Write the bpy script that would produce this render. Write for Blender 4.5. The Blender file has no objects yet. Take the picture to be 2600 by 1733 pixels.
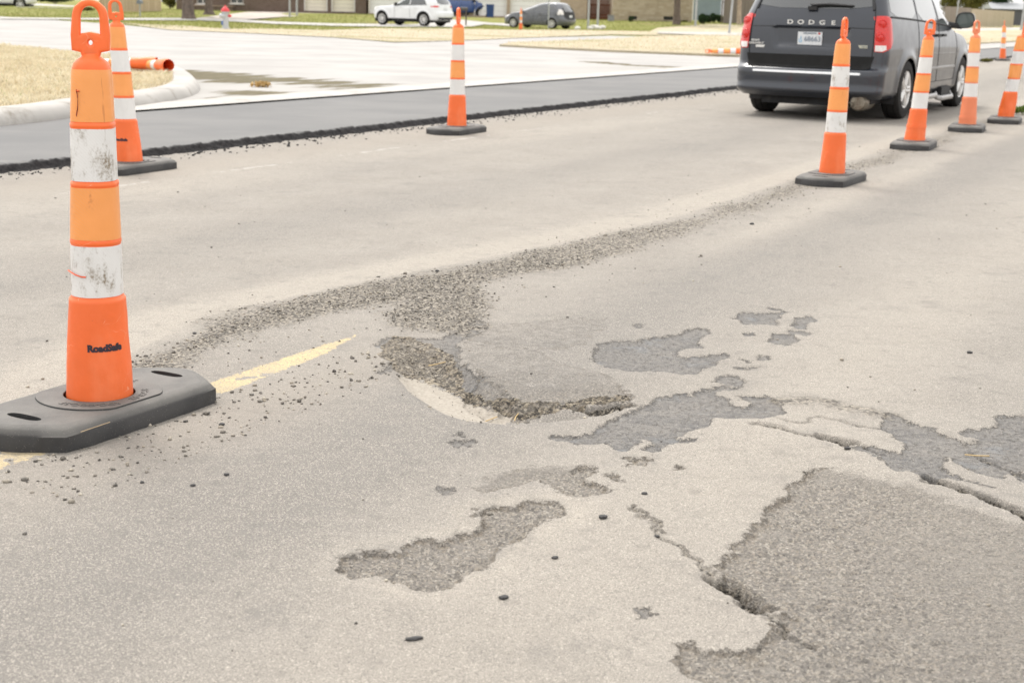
import bpy, bmesh, math, random
import numpy as np
from mathutils import Vector, Matrix
from mathutils.geometry import delaunay_2d_cdt
random.seed(5); rng = np.random.default_rng(11)
SC = bpy.context.scene; COL = SC.collection
R = math.radians

# ------------------------------------------------------------------ camera, sky, sun, exposure
CAMH, FPX, IW, IH, ROLL, YC = 1.2, 3600., 2600., 1733., .0245, 22.
PITCH = math.atan((IH/2-YC)*math.cos(ROLL)/FPX)
_c, _s = math.cos(PITCH), math.sin(PITCH)
FW = np.array([0, _c, -_s]); _up = np.array([0, _s, _c]); _rt = np.array([1., 0, 0])
RT = _rt*math.cos(ROLL)+_up*math.sin(ROLL); UP = _up*math.cos(ROLL)-_rt*math.sin(ROLL)
cam = bpy.data.objects.new('camera', bpy.data.cameras.new('camera')); COL.objects.link(cam)
cam.matrix_world = Matrix(((RT[0], UP[0], -FW[0], 0), (RT[1], UP[1], -FW[1], 0), (RT[2], UP[2], -FW[2], CAMH), (0, 0, 0, 1)))
cam.data.lens = FPX/IW*36; cam.data.sensor_width = 36; cam.data.clip_end = 2000; cam.data.clip_start = .05
cam.data.dof.use_dof = True; cam.data.dof.focus_distance = 4.7; cam.data.dof.aperture_fstop = 6.3
SC.camera = cam
W = bpy.data.worlds.new('World'); SC.world = W; W.use_nodes = True
nt = W.node_tree; nt.nodes.clear()
sky = nt.nodes.new('ShaderNodeTexSky'); sky.sky_type = 'NISHITA'; sky.sun_disc = False
SUN_EL, SUN_AZ = R(60), R(-28)      # azimuth measured from +Y towards +X
sky.sun_elevation = SUN_EL; sky.sun_rotation = SUN_AZ; sky.air_density = 1.6; sky.dust_density = 6.0; sky.ozone_density = .6
hs = nt.nodes.new('ShaderNodeHueSaturation'); hs.inputs['Saturation'].default_value = .12
bg = nt.nodes.new('ShaderNodeBackground'); bg.inputs[1].default_value = .15
out = nt.nodes.new('ShaderNodeOutputWorld')
nt.links.new(sky.outputs[0], hs.inputs['Color']); cl = nt.nodes.new('ShaderNodeMix'); cl.data_type = 'RGBA'; cl.inputs[0].default_value = .55; cl.inputs[7].default_value = (7.6, 7.5, 7.4, 1)   # thin even cloud over the sky
nt.links.new(hs.outputs[0], cl.inputs[6]); nt.links.new(cl.outputs[2], bg.inputs[0]); nt.links.new(bg.outputs[0], out.inputs[0])
sl = bpy.data.lights.new('sun', 'SUN'); sl.energy = 1.1; sl.angle = R(14); sl.color = (1, .95, .88)
so = bpy.data.objects.new('sun', sl); COL.objects.link(so)
sd = Vector((math.sin(SUN_AZ)*math.cos(SUN_EL), math.cos(SUN_AZ)*math.cos(SUN_EL), math.sin(SUN_EL)))
so.rotation_euler = sd.to_track_quat('Z', 'Y').to_euler()
SC.view_settings.view_transform = 'Standard'; SC.view_settings.look = 'None'
SC.view_settings.exposure = 0.79; SC.view_settings.gamma = 1; SC.view_settings.use_curve_mapping = False

# ------------------------------------------------------------------ places on the ground
def terr(y, x=0.):              # the lots across the side street rise gently; the road itself stays level
    return float(terr_np(np.array([float(y)]), np.array([float(x)]))[0])
def terr_np(y, x=0.):
    t = np.clip((y-90)/20., 0, 1); w = np.clip((-.887*x+.4617*y-14)/14., 0, 1); return .45*t*t*(3-2*t)*w*w*(3-2*w)
def at(x, y, z=0.):             # where a spot measured on the photograph lies on the ground (z above it)
    d = FW+RT*((x-IW/2)/FPX)-UP*((y-IH/2)/FPX)
    zz = z
    for _ in range(40):
        t = (zz-CAMH)/d[2]
        if t < 0: t = 400
        Y = min(d[1]*t, 450.); zz = .5*zz+.5*(z+terr(Y, d[0]/d[1]*Y))
        if zz > CAMH-.02: zz = CAMH-.02
    t = (zz-CAMH)/d[2]; return Vector((d[0]*t, d[1]*t, zz))
def atd(x, Y):                  # x position at picture column x for distance Y
    d = FW+RT*((x-IW/2)/FPX)-UP*((25-IH/2)/FPX); return d[0]/d[1]*Y
TH = R(27.5); U = np.array([math.sin(TH), math.cos(TH)]); V = np.array([-math.cos(TH), math.sin(TH)])
def uv(u, v): return (U[0]*u+V[0]*v, U[1]*u+V[1]*v)

# ------------------------------------------------------------------ object helpers
def link(name, me, mat=None, parent=None, smooth=False):
    o = bpy.data.objects.new(name, me); COL.objects.link(o)
    if mat is not None:
        me.materials.clear(); me.materials.append(mat)
    if parent: o.parent = parent
    if smooth: me.polygons.foreach_set('use_smooth', [True]*len(me.polygons))
    return o
def tag(o, label=None, cat=None, group=None, kind=None):
    if label: o['label'] = label
    if cat: o['category'] = cat
    if group: o['group'] = group
    if kind: o['kind'] = kind
    return o
def thing(name, label, cat, loc=(0, 0, 0), rz=0, group=None):
    o = bpy.data.objects.new(name, None); COL.objects.link(o); o.empty_display_size = .1
    o.location = loc; o.rotation_euler = (0, 0, rz); return tag(o, label, cat, group)
class MB:
    def __init__(s): s.v = []; s.f = []
    def add(s, vs, fs):
        n = len(s.v); s.v += [tuple(v) for v in vs]; s.f += [tuple(i+n for i in f) for f in fs]; return s
    def box(s, c, d, rz=0, rx=0, taper=1.):
        M = Matrix.Rotation(rz, 3, 'Z') @ Matrix.Rotation(rx, 3, 'X'); vs = []
        for sz in (-1, 1):
            k = taper if sz > 0 else 1
            for sx, sy in ((-1, -1), (1, -1), (1, 1), (-1, 1)):
                vs.append(M @ Vector((sx*d[0]/2*k, sy*d[1]/2*k, sz*d[2]/2))+Vector(c))
        return s.add(vs, [(3, 2, 1, 0), (4, 5, 6, 7), (0, 1, 5, 4), (1, 2, 6, 5), (2, 3, 7, 6), (3, 0, 4, 7)])
    def tube(s, pts, rad, n=10, caps=True, flat=1.):
        pts = [Vector(p) for p in pts]; rad = rad if hasattr(rad, '__len__') else [rad]*len(pts); rings = []; ref = None
        for i, p in enumerate(pts):
            a = pts[max(0, i-1)]; b = pts[min(len(pts)-1, i+1)]; t = (b-a).normalized()
            if ref is None:
                ref = Vector((0, 0, 1)) if abs(t.z) < .9 else Vector((1, 0, 0))
            x = (ref-t*ref.dot(t)).normalized(); y = t.cross(x); ref = x
            rings.append([p+(x*math.cos(k*2*math.pi/n)+y*math.sin(k*2*math.pi/n)*flat)*rad[i] for k in range(n)])
        vs = [q for r in rings for q in r]; fs = []
        for i in range(len(pts)-1):
            for k in range(n): fs.append((i*n+k, i*n+(k+1) % n, (i+1)*n+(k+1) % n, (i+1)*n+k))
        if caps: fs.append(tuple(range(n-1, -1, -1))); fs.append(tuple((len(pts)-1)*n+k for k in range(n)))
        return s.add(vs, fs)
    def lathe(s, prof, n=32, M=None, closed=False):
        vs = []; fs = []
        for z, r in prof:
            for k in range(n):
                a = 2*math.pi*k/n; v = Vector((r*math.cos(a), r*math.sin(a), z)); vs.append(M @ v if M else v)
        m = len(prof)
        for i in range(m-1 if not closed else m):
            j = (i+1) % m
            for k in range(n): fs.append((i*n+k, i*n+(k+1) % n, j*n+(k+1) % n, j*n+k))
        return s.add(vs, fs)
    def build(s, name, mat, parent=None, smooth=False):
        me = bpy.data.meshes.new(name); me.from_pydata(s.v, [], s.f); me.update()
        bm = bmesh.new(); bm.from_mesh(me); bmesh.ops.recalc_face_normals(bm, faces=bm.faces); bm.to_mesh(me); bm.free()
        o = link(name, me, mat, parent)
        if smooth: smooth_by_angle(me)
        return o
def smooth_by_angle(me, ang=.7):
    me.polygons.foreach_set('use_smooth', [True]*len(me.polygons))
    bm = bmesh.new(); bm.from_mesh(me)
    for e in bm.edges:
        if len(e.link_faces) == 2 and e.calc_face_angle(0) > ang: e.smooth = False
    bm.to_mesh(me); bm.free()
def fast_mesh(name, v, f, attrs=None):
    """v (n,3) array, f (m,k) array of equal-size faces"""
    me = bpy.data.meshes.new(name); m, k = f.shape
    me.vertices.add(len(v)); me.vertices.foreach_set('co', np.asarray(v, 'f').ravel())
    me.loops.add(m*k); me.loops.foreach_set('vertex_index', np.asarray(f, 'i').ravel())
    me.polygons.add(m); me.polygons.foreach_set('loop_start', np.arange(0, m*k, k, dtype='i')); me.polygons.foreach_set('loop_total', np.full(m, k, 'i'))
    me.update(calc_edges=True)
    for n_, a in (attrs or {}).items():
        at_ = me.attributes.new(n_, 'FLOAT', 'POINT'); at_.data.foreach_set('value', np.asarray(a, 'f'))
    return me
def curve_mesh(splines, ext, bevel=0., res=2, text=None, size=1., offset=0.):
    """filled 2-D outlines (holes allowed), or a word, as a solid mesh"""
    if text is None:
        cu = bpy.data.curves.new('c', 'CURVE'); cu.dimensions = '2D'; cu.fill_mode = 'BOTH'
        for pts in splines:
            sp = cu.splines.new('POLY'); sp.points.add(len(pts)-1); sp.use_cyclic_u = True
            for i, p in enumerate(pts): sp.points[i].co = (p[0], p[1], 0, 1)
    else:
        cu = bpy.data.curves.new('t', 'FONT'); cu.body = text; cu.size = size; cu.align_x = 'CENTER'; cu.align_y = 'CENTER'; cu.offset = offset; cu.resolution_u = 4
    cu.extrude = ext; cu.bevel_depth = bevel; cu.bevel_resolution = res
    o = bpy.data.objects.new('tmp', cu); COL.objects.link(o); bpy.context.view_layer.update()
    dg = bpy.context.evaluated_depsgraph_get()
    me = bpy.data.meshes.new_from_object(o.evaluated_get(dg)); bpy.data.objects.remove(o); return me
def xform(me, M): me.transform(M); return me
def warp(me, fn):
    for v in me.vertices: v.co = fn(v.co)
    me.update(); return me

# ------------------------------------------------------------------ materials
def lin(c):
    return tuple((x/255/12.92 if x/255 <= .04045 else ((x/255+.055)/1.055)**2.4) for x in c)
def new_mat(name):
    m = bpy.data.materials.new(name); m.use_nodes = True; n = m.node_tree; n.nodes.clear()
    o = n.nodes.new('ShaderNodeOutputMaterial'); b = n.nodes.new('ShaderNodeBsdfPrincipled'); n.links.new(b.outputs[0], o.inputs[0])
    return m, n, b
class G:
    """small node-graph writer"""
    def __init__(s, nt): s.t = nt
    def n(s, typ, **k):
        x = s.t.nodes.new(typ)
        for a, b in k.items(): setattr(x, a, b)
        return x
    def put(s, sock, v):
        if isinstance(v, bpy.types.NodeSocket): s.t.links.new(v, sock)
        elif hasattr(v, '__len__') and len(v) == 3 and sock.type == 'RGBA': sock.default_value = (*v, 1)
        else: sock.default_value = v
    def math(s, op, a, b=0., c=None, clamp=False):
        x = s.n('ShaderNodeMath', operation=op, use_clamp=clamp); s.put(x.inputs[0], a); s.put(x.inputs[1], b)
        if c is not None: s.put(x.inputs[2], c)
        return x.outputs[0]
    def mix(s, f, a, b, mode='MIX'):
        x = s.n('ShaderNodeMix', data_type='RGBA', blend_type=mode); s.put(x.inputs[0], f); s.put(x.inputs[6], a); s.put(x.inputs[7], b); return x.outputs[2]
    def pos(s): return s.n('ShaderNodeTexCoord').outputs['Object']
    def noise(s, vec, scale, detail=3, rough=.55, out='Fac', dist=0.):
        x = s.n('ShaderNodeTexNoise'); s.put(x.inputs['Vector'], vec); x.inputs['Scale'].default_value = scale; x.inputs['Detail'].default_value = detail; x.inputs['Roughness'].default_value = rough; x.inputs['Distortion'].default_value = dist; return x.outputs[out]
    def voro(s, vec, scale, out='Color', feature='F1'):
        x = s.n('ShaderNodeTexVoronoi', feature=feature); s.put(x.inputs['Vector'], vec); x.inputs['Scale'].default_value = scale; return x.outputs[out]
    def scl(s, vec, k):
        x = s.n('ShaderNodeVectorMath', operation='MULTIPLY'); s.put(x.inputs[0], vec); x.inputs[1].default_value = k; return x.outputs[0]
    def ramp(s, f, lo, hi, a=0., b=1., typ='SMOOTHSTEP'):
        x = s.n('ShaderNodeMapRange', interpolation_type=typ); s.put(x.inputs[0], f); x.inputs[1].default_value = lo; x.inputs[2].default_value = hi; x.inputs[3].default_value = a; x.inputs[4].default_value = b; return x.outputs[0]
    def cramp(s, f, stops, interp='LINEAR'):
        x = s.n('ShaderNodeValToRGB'); cr = x.color_ramp; cr.interpolation = interp
        for i, (p, c) in enumerate(stops):
            e = cr.elements[i] if i < 2 else cr.elements.new(p)
            e.position = p; e.color = (*c, 1)
        s.put(x.inputs[0], f); return x.outputs[0]
    def attr(s, name): return s.n('ShaderNodeAttribute', attribute_name=name).outputs['Fac']
    def sep(s, vec, i): x = s.n('ShaderNodeSeparateXYZ'); s.put(x.inputs[0], vec); return x.outputs[i]
    def bump(s, h, dist, strength=1., normal=None):
        x = s.n('ShaderNodeBump'); s.put(x.inputs['Height'], h); x.inputs['Distance'].default_value = dist; x.inputs['Strength'].default_value = strength
        if normal is not None: s.put(x.inputs['Normal'], normal)
        return x.outputs[0]
MATS = {}
def M_(name, col, rough=.6, var=.12, scale=6., metal=0., bump=0., bscale=60., coat=0., spec=.5, dirt=None, dirt_amt=.5, dscale=5.):
    """weathered plain surface: base colour with noise variation, optional dirt of its own shape, fine bump"""
    if name in MATS: return MATS[name]
    m, nt, b = new_mat(name); g = G(nt); P = g.pos()
    f = g.noise(P, scale, 5); c = g.mix(g.ramp(f, .3, .7, 0, 1), tuple(x*(1-var) for x in col), tuple(min(1, x*(1+var)) for x in col))
    if dirt is not None:
        d = g.noise(P, dscale, 8, .7); c = g.mix(g.ramp(d, .62-.2*dirt_amt, .82-.2*dirt_amt), c, dirt)
    g.put(b.inputs['Base Color'], c); b.inputs['Metallic'].default_value = metal
    g.put(b.inputs['Roughness'], g.ramp(g.noise(P, scale*3, 4), .3, .7, max(.02, rough-.06), min(1, rough+.06), 'LINEAR'))
    b.inputs['Coat Weight'].default_value = coat; b.inputs['Coat Roughness'].default_value = .04; b.inputs['Specular IOR Level'].default_value = spec
    if bump: g.put(b.inputs['Normal'], g.bump(g.noise(P, bscale, 4), bump))
    MATS[name] = m; return m

# ------------------------------------------------------------------ numpy noise and distance fields
def _h(ix, iy, seed):
    n = (ix.astype(np.int64)*374761393+iy.astype(np.int64)*668265263+seed*1442695041) & 0xffffffff
    n = ((n ^ (n >> 13))*1274126177) & 0xffffffff
    return ((n ^ (n >> 16)) & 0xffffff)/float(0xffffff)
def vnoise(x, y, s, seed=0):
    x = x*s; y = y*s; ix = np.floor(x); iy = np.floor(y); fx = x-ix; fy = y-iy; fx = fx*fx*(3-2*fx); fy = fy*fy*(3-2*fy)
    a = _h(ix, iy, seed); b = _h(ix+1, iy, seed); c = _h(ix, iy+1, seed); d = _h(ix+1, iy+1, seed)
    return (a+(b-a)*fx)*(1-fy)+(c+(d-c)*fx)*fy-.5
def fbm(x, y, s, o=4, seed=0):
    t = 0; a = 1.
    for i in range(o): t = t+a*vnoise(x+i*3.1, y-i*1.7, s*2**i, seed+i*7); a *= .55
    return t
def sstep(a, b, x): t = np.clip((x-a)/(b-a), 0, 1); return t*t*(3-2*t)
def seg_dist(x, y, pts, closed=False):
    d = np.full(x.shape, 1e9); n = len(pts)
    for i in range(n if closed else n-1):
        ax, ay = pts[i]; bx, by = pts[(i+1) % n]; dx, dy = bx-ax, by-ay; L = dx*dx+dy*dy+1e-12
        t = np.clip(((x-ax)*dx+(y-ay)*dy)/L, 0, 1); d = np.minimum(d, np.hypot(x-ax-t*dx, y-ay-t*dy))
    return d
def poly_sdf(x, y, pts, reach=.6):
    """positive inside, metres; -reach far away"""
    P = np.array(pts); r = np.full(x.shape, -reach)
    m = (x > P[:, 0].min()-reach) & (x < P[:, 0].max()+reach) & (y > P[:, 1].min()-reach) & (y < P[:, 1].max()+reach)
    if not m.any(): return r
    xx, yy = x[m], y[m]; d = seg_dist(xx, yy, pts, True); ins = np.zeros(xx.shape, bool); n = len(pts)
    for i in range(n):
        ax, ay = pts[i]; bx, by = pts[(i+1) % n]
        if ay == by: continue
        c = ((ay > yy) != (by > yy)) & (xx < (bx-ax)*(yy-ay)/(by-ay)+ax); ins ^= c
    r[m] = np.maximum(np.where(ins, d, -d), -reach); return r
def PX(pts, ox=0, oy=0, k=1.): return [tuple(at(ox+k*a, oy+k*b)[:2]) for a, b in pts]
# ================================================================== the road: one relief sheet, finest where it is broken up
K7 = (1000, 600, .4254); K8 = (1600, 750, .4254); K6 = (300, 600, .4254); KA = (700, 1100, .425); KB = (1600, 1066, .4254)
FRESH = [PX(p, *k) for k, p in [
 (K7, [(1165,740),(1180,700),(1235,680),(1185,650),(1300,630),(1450,620),(1540,605),(1640,590),(1720,575),(1810,545),(1910,555),(1900,575),(1830,600),(1810,640),(1850,665),(1740,668),(1710,690),(1730,715),(1870,705),(1995,695),(1990,712),(1905,745),(1910,770),(1830,810),(1820,830),(1720,830),(1620,812),(1420,815),(1330,795),(1240,785)]),
 (K7, [(2010,490),(2070,470),(2090,450),(2160,455),(2330,450),(2330,470),(2280,500),(2290,525),(2200,520),(2090,520),(2060,498)]),
 (K8, [(945,180),(990,160),(985,130),(1075,122),(1090,150),(1060,165),(1050,195),(1010,195)]),
 (K8, [(805,270),(850,255),(815,245),(860,225),(960,230),(1010,262),(1000,280),(925,297),(850,285)]),
 (K8, [(945,203),(1000,205),(1080,230),(1060,240),(970,225)]),
 (K8, [(650,372),(690,375),(735,395),(690,402)]), (K8, [(740,368),(770,358),(830,370),(825,385),(760,388)]),
 (K8, [(610,430),(700,425),(740,418),(810,425),(720,437),(640,440)]),
 (K8, [(650,220),(740,222),(745,235),(700,238)]), (K8, [(820,72),(890,70),(900,85),(860,88)]), (K8, [(10,175),(60,172),(75,188),(40,195)]),
 (K8, [(440,515),(490,505),(480,485),(570,475),(650,490),(675,520),(650,535),(560,530),(500,520)]),
 (K8, [(440,560),(500,545),(560,540),(650,555),(640,572),(560,565),(500,572)]),
 (K7, [(890,1200),(950,1185),(1080,1190),(1190,1165),(1270,1110),(1400,1050),(1440,1020),(1530,980),(1600,960),(1690,940),(1800,940),(1860,920),(1900,930),(1930,950),(1990,985),(2060,1010),(2110,1012),(2125,992),(2060,945),(2150,950),(2270,960),(2330,1000),(2320,1060),(2210,1110),(2110,1105),(2010,1100),(1910,1095),(1890,1140),(1800,1160),(1720,1185),(1700,1215),(1790,1210),(1780,1225),(1700,1225),(1640,1240),(1600,1280),(1540,1280),(1510,1270),(1550,1230),(1500,1210),(1440,1240),(1370,1268),(1330,1265),(1250,1230),(1190,1240),(1100,1230),(1000,1215)]),
 (K8, [(1500,760),(1560,700),(1650,740),(1800,790),(1960,860),(2100,930),(2200,985),(2351,1050),(2500,1110),(2500,1160),(2351,1110),(2250,1065),(2190,1090),(2060,1060),(1960,1000),(1900,970),(1850,1000),(1850,1040),(1960,1100),(2100,1140),(2200,1180),(2100,1170),(1990,1130),(1900,1120),(1760,1120),(1650,1080),(1570,1080),(1520,1040),(1480,990),(1400,960),(1300,930),(1420,920),(1620,965),(1640,920),(1570,830),(1500,790)]),
 (K8, [(1960,810),(2020,795),(2140,800),(2200,770),(2200,720),(2351,715),(2500,700),(2500,1130),(2351,1050),(2260,1030),(2100,950),(1960,885),(2080,860),(2040,835),(1970,830)]),
 (K7, [(250,1515),(290,1495),(350,1500),(345,1540),(290,1545)]),
 (K7, [(305,1230),(340,1210),(420,1210),(350,1185),(400,1165),(440,1190),(515,1225),(460,1250),(360,1258)]),
 (K6, [(1520,655),(1600,605),(1750,620),(1900,625),(2020,590),(2080,520),(2060,470),(2120,470),(2200,520),(2160,600),(2050,640),(2040,760),(2150,840),(2260,900),(2351,960),(2351,1010),(2200,960),(2080,900),(1960,840),(1800,770),(1680,740),(1620,800),(1560,820),(1620,720)]),
 (KB, [(60,1130),(110,1120),(160,1160),(90,1180)]),
]]
COARSE = [PX(p, *k) for k, p in [
 (KA, [(335,810),(400,740),(480,700),(700,690),(820,660),(910,620),(1000,635),(1050,600),(1190,580),(1200,530),(1170,500),(1190,470),(1280,440),(1400,430),(1540,410),(1680,412),(1745,440),(1740,470),(1650,530),(1520,600),(1330,690),(1320,740),(1180,820),(1050,910),(940,940),(800,925),(690,900),(600,845),(540,865),(430,860),(370,845)]),
 (KA, [(1240,350),(1500,310),(1560,290),(1640,320),(1720,350),(1790,390),(1840,395),(1980,345),(1960,310),(1880,270),(1900,200),(1700,170),(1500,190),(1300,250),(1150,300)]),
 (KA, [(2060,200),(2110,150),(2240,130),(2270,155),(2240,215),(2170,200)]), (KA, [(1970,260),(2010,235),(2050,255),(2040,285),(1990,285)]),
 (KB, [(265,275),(300,262),(340,275),(330,290),(280,288)]),
 (KB, [(1130,295),(1060,320),(990,365),(900,450),(830,520),(780,600),(700,680),(600,770),(530,890),(600,950),(760,1080),(900,1130),(950,1170),(940,1230),(860,1250),(780,1330),(700,1395),(600,1365),(440,1360),(380,1320),(285,1340),(280,1500),(400,1560),(600,1650),(2600,1900),(2600,640),(2351,590),(2200,520),(1900,430),(1760,400),(1500,330),(1300,300)]),
 (K7, [(430,640),(560,560),(720,530),(1030,490),(1300,480),(1180,640),(1000,700),(820,690),(640,690)]),
]]
# the hole: flat silted floor on the near side, broken slope and heaved asphalt beyond it
def PXd(pts): return [tuple(at(a, b, -.035)[:2]) for a, b in pts]
HOLE = PX([(978,945),(1000,905),(1060,885),(1130,905),(1210,950),(1290,1012),(1400,1036),(1480,1034),(1590,1030),(1600,1040),(1520,1058),(1400,1072),(1290,1078),(1160,1068),(1070,1030),(1010,985)])
SILT = PXd([(1000,972),(1050,965),(1110,985),(1170,1010),(1230,1040),(1300,1062),(1290,1080),(1240,1078),(1150,1062),(1070,1030),(1020,998)])
RUBBLE = PXd([(962,900),(1000,878),(1060,888),(1120,915),(1165,950),(1190,992),(1240,1024),(1330,1044),(1420,1044),(1480,1036),(1590,1030),(1606,1036),(1590,1044),(1520,1054),(1480,1062),(1400,1068),(1310,1068),(1240,1040),(1180,1020),(1130,998),(1060,972),(1000,962),(972,940)])
MOUND = PX([(1170,872),(1160,925),(1212,955),(1180,985),(1200,1015),(1300,1050),(1430,1030),(1580,1025),(1612,1025),(1600,990),(1530,960),(1430,925),(1360,900),(1270,893)])
CRACKS = [(PX(p, *k), w, d) for k, p, w, d in [
 (KB, [(0,550),(120,640),(230,740),(330,820),(440,890),(540,970)], .014, .005),
 (KB, [(540,970),(620,1015),(700,1070),(765,1120)], .045, .05),
 (KB, [(765,1120),(800,1180),(920,1250),(1000,1290),(1100,1340)], .016, .006),
 (K8, [(760,790),(900,815),(1050,860),(1150,875)], .022, .009), (K8, [(1130,868),(1230,885),(1310,905)], .035, .04), (K8, [(1310,905),(1400,935),(1500,960)], .014, .005),
 (K8, [(1780,1115),(1900,1150),(2050,1210),(2200,1260),(2351,1330),(2500,1400)], .03, .035),
 (K8, [(870,750),(1000,780),(1120,720),(1250,745),(1350,775),(1480,790)], .014, .004),
 (K8, [(2050,930),(2150,990),(2300,1050),(2400,1090)], .016, .006),
 (K7, [(1050,1015),(1150,1022),(1300,1010),(1420,1000)], .03, .03),
 (KA, [(2110,450),(2200,520),(2351,620)], .008, .006),
]]
RIMS = PX([(900,625),(980,630),(1100,622),(1200,640),(1300,668),(1420,690),(1530,715)], *K8)
YDASH = [[uv(u, v) for u, v in q] for q in ([(1.9,2.93),(2.72,2.93),(2.72,2.80),(1.9,2.80)], [(3.38,2.91),(4.05,2.91),(4.30,2.90),(4.28,2.87),(4.0,2.82),(3.4,2.79)], [(7.3,2.87),(8.1,2.87),(8.1,2.82),(7.3,2.82)])]
def masks(x, y):
    wob = .030*fbm(x, y, 13, 4, 3)+.012*fbm(x, y, 60, 2, 9)
    u = U[0]*x+U[1]*y; v = V[0]*x+V[1]*y; m = {}
    m['fresh'] = np.max([poly_sdf(x, y, p) for p in FRESH], 0)+wob
    c = [poly_sdf(x, y, p) for p in COARSE]; m['coarse'] = np.max(c, 0)+wob*1.1; m['c1'] = c[0]+wob
    mo = poly_sdf(x, y, MOUND)+wob*1.2; m['mound'] = mo; m['coarse'] = np.maximum(m['coarse'], mo)
    def lipa(pts, k, a, b_): return 1-sstep(a, b_, seg_dist(x, y, PX(pts, *k)))
    m['calpha'] = np.max([np.where(c[0] > -.15, .12+.88*lipa([(360,848),(600,850),(690,905),(940,945),(1180,820),(1330,700),(1650,530),(1750,450)], KA, .06, .40), 0), np.where(c[1] > -.15, .25+.75*lipa([(1660,330),(1790,390),(1980,345)], KA, .05, .22), 0), np.where((c[2] > -.1)|(c[3] > -.1)|(c[4] > -.1), .85, 0), np.where(c[5] > -.2, .62+.38*lipa([(1130,295),(990,365),(780,600),(600,770),(530,890),(760,1080),(940,1200),(700,1395),(290,1335),(285,1500)], KB, .05, .5), 0)*(1-.75*lipa([(1300,290),(1760,395),(2351,590)], KB, .03, .14)), np.where(c[6] > -.15, .33, 0), np.where(mo > -.1, .36+.6*lipa([(180,880),(440,940),(500,990),(700,1060),(1000,1015),(1400,1005)], K7, .03, .24), 0)], 0)
    m['hole'] = poly_sdf(x, y, HOLE); m['silt'] = poly_sdf(x, y, SILT)+wob*.6; m['rubble'] = poly_sdf(x, y, RUBBLE)+wob*1.3
    cr = np.zeros(x.shape); cd = np.zeros(x.shape); wx = x+.03*fbm(x, y, 18, 4, 31); wy = y+.03*fbm(x, y, 18, 4, 47)
    for p, w, d in CRACKS:
        q = np.array(p); mm = (x > q[:, 0].min()-.3) & (x < q[:, 0].max()+.3) & (y > q[:, 1].min()-.3) & (y < q[:, 1].max()+.3)
        if not mm.any(): continue
        s = 1-sstep(.15*w, w, seg_dist(wx[mm], wy[mm], p)); cr[mm] = np.maximum(cr[mm], s*min(1, .35+d/.03)); cd[mm] = np.maximum(cd[mm], s*d)
    m['crack'] = cr; m['crackd'] = cd
    # loose gravel lies between the lanes, thickest beside the hole
    UG = [2.6, 3.0, 3.6, 4.2, 5, 6, 7, 8.2, 10, 12, 20]
    cen = np.interp(u, UG, [3.12, 3.15, 3.22, 3.34, 3.26, 3.08, 2.94, 2.88, 2.88, 2.9, 2.95]); wid = np.interp(u, UG, [.03, .09, .16, .22, .25, .25, .22, .19, .2, .2, .22])
    gb = (wid-np.abs(v-cen))/.17+.75*fbm(u*.5, v, 3.5, 4, 77)+.1
    m['gravel'] = np.clip(gb, 0, 1)*sstep(2.6, 3.9, u)*(1-.3*sstep(5.5, 7.5, u)-.12*sstep(8, 14, u))
    tongue = PX([(1020,740),(1120,690),(1210,700),(1260,760),(1250,840),(1180,870),(1080,850),(1000,850),(960,800)])
    m['gravel'] = np.clip(np.maximum(m['gravel'], sstep(-.05, .12, poly_sdf(x, y, tongue)+2*wob)*.9)+.5*sstep(0, .05, m['rubble'])-sstep(-.01, .03, m['silt'])+.6*sstep(.10, .0, seg_dist(x, y, RIMS)+wob), 0, 1)
    # pale wind-blown dust: strips where no tyres run
    dv = v-(cen+wid)
    du = 1.15*np.exp(-((dv-.12)/.16)**2)*sstep(2.0, 3.5, u)+.5*np.exp(-np.maximum(dv, 0)/.45)*(dv > 0)+.6*np.exp(-((v-2.47)/.14)**2)*sstep(6, 8, u)+.5*np.exp(-((v-6.35)/.55)**2)
    du = du+.5*np.exp(-((v-1.15)/.36)**2)*(1-sstep(.0, .1, m['coarse']))+.5*sstep(.0, .02, m['silt'])+.35*fbm(u*.35, v, 1.6, 4, 5)
    du = du+.55*np.exp(-np.abs(np.minimum(m['c1']+.0, 0)+.035)/.03)*(m['c1'] < 0)+.8*sstep(0, .03, m['silt'])
    m['dust'] = np.clip(du, 0, 1)
    m_t = 1.1*np.exp(-((v-2.08)/.34)**2)+.85*np.exp(-((v-4.7)/.42)**2)+.3*np.exp(-((v-5.9)/.25)**2)+.4*np.exp(-((v-.35)/.3)**2)+.35*fbm(u*.25, v, 1.3, 3, 15)
    m['track'] = np.clip(m_t, 0, 1)
    m['paint'] = np.max([poly_sdf(x, y, p, .3) for p in YDASH], 0)+.008*fbm(x, y, 60, 3, 4)-.6*np.clip(fbm(x, y, 9, 4, 41)-.38, 0, 1)
    m['paint'] = m['paint']-.03*(u > 6)-.012*sstep(3.9, 4.4, u)
    m['grit'] = np.clip(sstep(7.9, 7.0, v)*sstep(6.45, 7.1, v)+.6*np.exp(-((u-3.3)/1.)**2-((v-2.62)/.16)**2), 0, 1)
    ed = np.abs(v-6.63); m['white'] = np.where((np.abs((u % 1.6)-.5) < .45+.2*fbm(x, y, 2, 2, 8)), .035-ed, -.1)+.05*fbm(x, y, 12, 4, 19)-.012
    return m
EA = at(1250, 880); EB = at(1350, 1010)
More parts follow.
